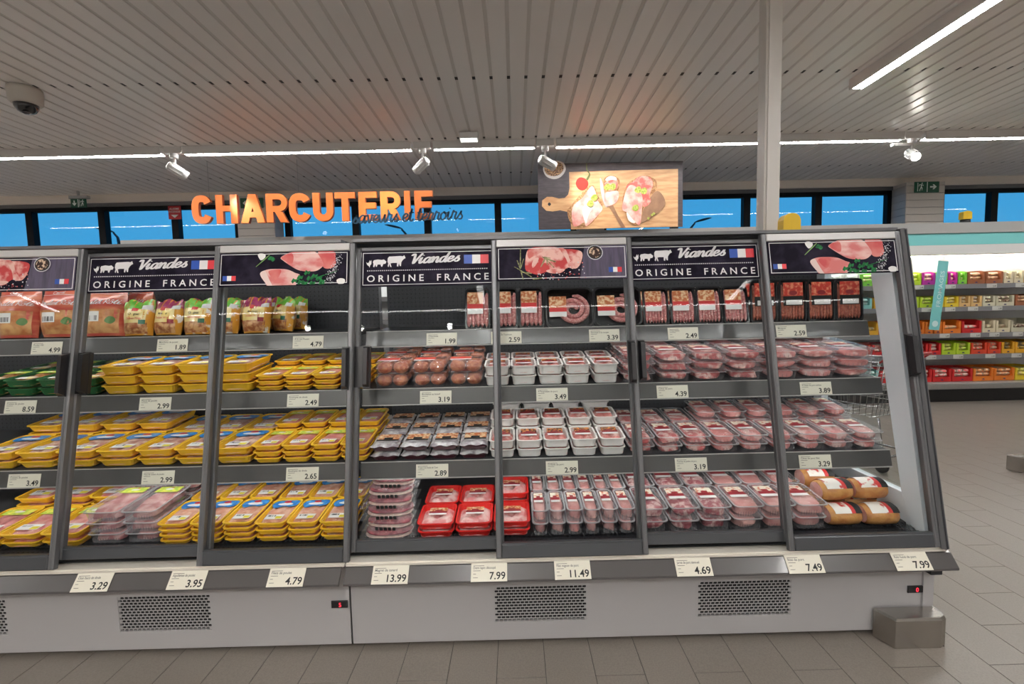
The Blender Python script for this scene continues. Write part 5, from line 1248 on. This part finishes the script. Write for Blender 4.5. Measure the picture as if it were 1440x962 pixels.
for row, (yb, rn) in enumerate(((2.452, 'front'), (2.545, 'second'), (2.638, 'third'))):
    for i, x in enumerate((-.190, -.047, .088)):
        stand(pk_l, 'sausage_pack', 'sausage pack', 'black tray of thick sausages, %s from spiral packs in the %s row' % (ORD[2-i], rn), x-.005*row, yb, .222, .040, radians(14), 'thick sausage trays on the top shelf', .02)
    if row < 2:
        for i, x in enumerate((.285, .535)):
            stand(pk_s, 'spiral_sausage_pack', 'sausage pack', 'black tray of coiled sausage, %s from thick sausage trays in the %s row' % (ORD[i], rn), x, yb, .215, .042, radians(14), 'coiled sausage trays on the top shelf', .03)
    for i, x in enumerate((.735, .877, 1.013, 1.150)):
        if row < 2: stand(pk_t, 'sausage_pack', 'sausage pack', 'black tray of thin sausages, %s from coiled sausages in the %s row' % (ORD[i], rn), x, yb, .205, .036, radians(14), 'thin sausage trays on the top shelf', -.02)
    for i, x in enumerate((1.292, 1.440, 1.587, 1.733)):
        if row < 2: stand(pk_b, 'beef_sausage_pack', 'sausage pack', 'black tray of dark beef sausages, %s from thin sausages in the %s row' % (ORD[i], rn), x, yb, .225, .036, radians(5), 'beef sausage trays on the top shelf', -.02)

# ================================================================== the turquoise topped fridge along the window wall
m_turq = M('turquoise fascia', (.20, .58, .58), .4); m_ltgrey = M('light grey panel', (.36, .36, .35), .4)
FX0, FX1, FY = -5.54, 9.9, 6.95
FZ = [1.735, 1.402, 1.012, .695, .29]
t = thing('wall_fridge', 'long wall fridge with turquoise fascia below the windows', 'display fridge', (2.2, 7.2, 0)); FO = (-2.2, -7.2, 0)
A = lambda nm, b, mt, par=None: part(nm, b, mt, par or t, FO if par is None else (0, 0, 0))
b = MB(); b.box(FX0, FX1, 6.98, 7.615, 0, .20); A('kick_plate', b, m_black)
b = MB(); b.box(FX0, FX1, 6.90, 7.615, .201, .285); A('bottom_tray', b, m_ltgrey)
b = MB(); b.box(FX0, FX1, 6.895, 6.9, .215, .27); A('tray_rail', b, m_alu)
b = MB(); b.box(FX0, FX1, 7.56, 7.615, .286, 2.46); A('back_panel', b, m_perfw)
b = MB(); b.box(FX0, FX1, 6.88, 7.615, 2.465, 2.612); A('top_panel', b, m_ltgrey)
b = MB(); b.box(FX0, FX1, 6.90, 6.95, 2.30, 2.464); A('fascia', b, m_turq)
b = MB(); b.loft([[(x, 6.90, 2.299), (x, 6.95, 2.299), (x, 7.3, 2.299), (x, 7.3, 2.25), (x, 7.0, 2.16), (x, 6.92, 2.17)] for x in (FX0, FX1)]); A('light_cover', b, m_white)
b = MB(); b.box(FX0, FX1, 7.05, 7.13, 2.155, 2.168); A('fridge_lamp', b, M('fridge lamp', (1, 1, 1), .5, emit=((1, .98, .95), 14)))
for k, z in enumerate(FZ[:4]):
    b = MB(); b.box(FX0, FX1, FY+.08, 7.555, z-.022, z); so = A('shelf', b, M('fridge shelf', (.05, .05, .052), .5))
    b = MB(); b.box(FX0, FX1, FY+.065, FY+.079, z-.062, z+.006); part('price_rail', b, M('fridge rail', (.20, .20, .21), .35), so)
for x in (FX0, 2.0, FX1-.04):
    b = MB(); b.box(x, x+.04, 6.93, 7.615, .286, 2.155); A('end_panel', b, m_white)
COLR = {'lime': (.45, .62, .03), 'magenta': (.50, .02, .30), 'green': (.20, .55, .05), 'brown': (.30, .10, .04), 'cream': (.68, .60, .42), 'yellow': (.78, .58, .03), 'tan': (.70, .45, .18), 'beige': (.58, .55, .40), 'orange': (.76, .20, .02), 'red': (.58, .02, .02), 'scarlet': (.68, .06, .02), 'amber': (.76, .38, .02), 'white': (.70, .70, .66), 'teal': (.25, .55, .52), 'purple': (.22, .10, .32)}
PK = {'lime': (.70, .66, .20), 'magenta': (.76, .60, .35), 'green': (.72, .66, .30), 'brown': (.75, .50, .28), 'cream': (.50, .36, .24), 'yellow': (.78, .66, .30), 'tan': (.48, .40, .32), 'beige': (.24, .13, .09), 'orange': (.72, .50, .32), 'red': (.74, .60, .52), 'scarlet': (.72, .58, .42), 'amber': (.25, .20, .12), 'white': (.62, .66, .6), 'teal': (.6, .7, .66), 'purple': (.55, .5, .6)}
def carton(col, x0, x1, z, h, label, two=False):
    w = x1-x0-.012; d = .32; y0 = FY+.095; hz = h*.8
    tt = thing('display_carton', label, 'carton', ((x0+x1)/2, y0, z+.001), (0, 0, 0), 'cartons in the wall fridge')
    mc = M('carton '+col, COLR[col], .5); mp = M('pack '+col, PK[col], .4, noise=(28, tuple(min(1, c*1.5+.1) for c in COLR[col]), .45, .62), coat=.3)
    th = .006; b = MB()
    b.box(-w/2, w/2, 0, d, 0, .005); b.box(-w/2, w/2, d-th, d, .005, hz); b.box(-w/2, w/2, 0, th, .005, hz*.34)
    for sx in (-w/2, w/2-th): b.loft([[(x, th, .005), (x, d-th, .005), (x, d-th, hz), (x, d*.3, hz), (x, th, hz*.9)] for x in (sx, sx+th)])
    for sx in (-w/2, w/2-.03): b.box(sx, sx+.03, -.0005, th, hz*.34, hz*.88)
    part('carton', b, mc, tt)
    n = max(1, int(round(w/.12)))
    for i in range(n):
        pw = (w-2*th-.006)/n; px = -w/2+th+.003+pw*(i+.5)
        for k in range(3 if not two else 2):
            q = blob(pw*.95, d*.8, hz*.27, i*3+k, .007+hz*.285*k, .45, .03, 10, 6); q.v = [(a+px, c+d*.5, e) for a, c, e in q.v]; part('pack', q, mp, tt)
    b = MB(); pts = [(-.022, 0), (.022, 0), (.008, .02), (0, .012), (-.008, .02)]
    b.poly([(p[0], -.002, p[1]+hz*.1) for p in pts]); part('peak_mark', b, M('navy mark', (.03, .03, .12), .5), tt)
X = lambda c: 5.955+.002185*c
ROWS = [('top', 0, .25, [(-1250, -1180, 'purple'), (-790, -740, 'amber'), (-735, -700, 'tan'), (-695, -610, 'teal'), (-605, -500, 'white'), (-495, -390, 'white'), (-385, -280, 'green'), (-270, -150, 'teal'), (-140, 30, 'lime'), (32, 125, 'magenta'), (127, 207, 'green'), (210, 275, 'magenta'), (277, 340, 'green'), (342, 462, 'brown'), (464, 585, 'brown'), (588, 655, 'cream'), (657, 725, 'cream'), (728, 850, 'tan')]),
        ('second', 1, .22, [(-790, -690, 'white'), (-680, -590, 'white'), (-585, -500, 'white'), (-495, -450, 'green'), (-440, -300, 'teal'), (-290, -160, 'amber'), (-150, 20, 'lime'), (24, 130, 'lime'), (133, 187, 'yellow'), (190, 290, 'yellow'), (292, 370, 'tan'), (372, 450, 'tan'), (452, 540, 'beige'), (542, 670, 'beige'), (675, 850, 'brown')]),
        ('third', 2, .25, [(-790, -640, 'cream'), (-630, -490, 'beige'), (-485, -400, 'amber'), (-390, -250, 'amber'), (-240, -130, 'orange'), (-125, 0, 'orange'), (5, 65, 'orange'), (67, 125, 'orange'), (128, 183, 'orange'), (186, 315, 'orange'), (318, 455, 'red'), (458, 550, 'cream'), (552, 652, 'cream'), (655, 850, 'beige')]),
        ('fourth', 3, .24, [(-790, -620, 'purple'), (-610, -450, 'purple'), (-440, -300, 'scarlet'), (-290, -150, 'red'), (-140, 25, 'red'), (30, 95, 'red'), (98, 185, 'red'), (187, 285, 'lime'), (287, 385, 'lime'), (387, 500, 'scarlet'), (502, 597, 'scarlet'), (600, 690, 'amber'), (692, 850, 'amber')]),
        ('lowest', 4, .26, [(-790, -600, 'beige'), (-590, -420, 'lime'), (-410, -240, 'teal'), (-230, -60, 'red'), (-50, 130, 'red'), (133, 265, 'red'), (267, 410, 'red'), (412, 555, 'orange'), (557, 700, 'orange'), (702, 850, 'yellow')])]
for nm, k, h, items in ROWS:
    seen = {}
    for c0, c1, col in items:
        n = seen.get(col, 0); seen[col] = n+1
        carton(col, X(c0), X(c1), FZ[k], h, '%s carton on the %s fridge shelf, %s of its colour from the pork fridge' % (col, nm, ORD[n]), k == 2)
m_fcard = M('grey white card', (.58, .58, .55), .5)
seen_tag = {}
for nm, k, cs in (('top', 0, (0, 215, 495, 690)), ('second', 1, (60, 220, 375, 540)), ('third', 2, (190, 400, 530, 690)), ('fourth', 3, (105, 290, 510, 690))):
    for c_ in cs:
        near = min(ROWS[k][3], key=lambda q: abs((q[0]+q[1])/2-c_))[2]; nk = seen_tag.get((k, near), 0); seen_tag[(k, near)] = nk+1
        tg = thing('price_tag', 'small pale price tag, %s under %s cartons on the %s fridge shelf' % (ORD[nk], near, nm), 'price tag', (X(c_), FY+.0648, FZ[k]-.028), (0, 0, 0), 'price tags on the %s wall fridge rail' % nm)
        b = MB(); b.box(-.075, .075, -.0015, 0, -.03, .03); part('card', b, m_fcard, tg)
        b = MB(); flat(b, txt('1.99' if k % 2 else '2.49', .03, 'RIGHT', .015), .065, -.015, -.002); part('price_lettering', b, m_ink, tg)
tt = thing('fridge_banner', 'turquoise hanging banner reading FROMAGES before the wall fridge', 'banner', (6.235, 6.925, 2.155), (0, radians(5.5), 0))
b = MB(); b.box(-.075, .075, 0, .006, -1.08, -.08); part('panel', b, m_turq, tt)
b = MB(); g = txt('FROMAGES', .105, 'LEFT', .01); b.add([(-p[1]*.8+.035, -.0012, p[0]-.80+.05) for p in g[0]], g[1])
part('lettering', b, M('pale print', (.62, .80, .80), .5), tt)
b = MB(); b.poly([(x-.0, -.0012, z-.99) for x, z in ell(0, 0, .045, .045, 14)]); part('round_mark', b, MATS['pale print'], tt)
b = MB(); b.box(-.06, .06, -.004, .01, -.082, -.072); b.tube([(0, .003, -.075), (0, .003, .013)], .003, 5); part('clip', b, m_white, tt)

# ------------------------------------------------------------------ shopping trolley standing beyond the case end
m_wire = M('chrome wire', (.45, .45, .46), .25, .9)
t = thing('shopping_trolley', 'wire shopping trolley seen through the glass end of the pork fridge', 'trolley', (3.25, 4.55, 0), (0, 0, radians(20)))
def basket():
    b = MB(); z0, z1 = .48, .98
    def ring(k): f = .78+.22*k; return [(-.27*f, -.42*f), (.27*f, -.42*f), (.27*f, .42*f), (-.27*f, .42*f)]
    for j in range(6):
        k = j/5; q = ring(k); z = z0+(z1-z0)*k
        for i in range(4): b.tube([(q[i][0], q[i][1], z), (q[(i+1) % 4][0], q[(i+1) % 4][1], z)], .006 if j == 5 else .003, 5)
    lo, hi = ring(0), ring(1)
    for i in range(4):
        n = 8 if i % 2 == 0 else 12
        for j in range(n):
            u = j/n; P = lambda q: (q[i][0]+(q[(i+1) % 4][0]-q[i][0])*u, q[i][1]+(q[(i+1) % 4][1]-q[i][1])*u)
            a, c = P(lo), P(hi); b.tube([(a[0], a[1], z0), (c[0], c[1], z1)], .0028, 4)
    for j in range(8):
        y = -.32+.64*j/7; b.tube([(-.21, y, z0), (.21, y, z0)], .0028, 4)
    return b
q = part('basket', basket(), m_wire, t); q['kind'] = 'stuff'
b = MB(); b.tube([(-.27, -.50, 1.04), (.27, -.50, 1.04)], .015, 8)
for sx in (-.27, .27): b.tube([(sx, -.42, .98), (sx, -.50, 1.04)], .009, 6)
part('handle', b, M('red trolley grip', (.5, .03, .03), .4), t)
b = MB()
for sx in (-.20, .20): b.tube([(sx, -.38, .48), (sx, -.44, .14), (sx*.9, .36, .14), (sx, .33, .48)], .010, 6)
b.tube([(-.20, -.44, .14), (.20, -.44, .14)], .010, 6); part('chassis', b, m_wire, t)
for sx, sy in ((-.2, -.42), (.2, -.42), (-.18, .34), (.18, .34)):
    b = MB(); b.lathe([(.05, -.014), (.06, -.010), (.06, .010), (.05, .014)], 14, ax='x', c=(sx, sy, .061)); b.box(sx-.018, sx+.018, sy-.012, sy+.012, .075, .14); part('wheel', b, m_black, t)
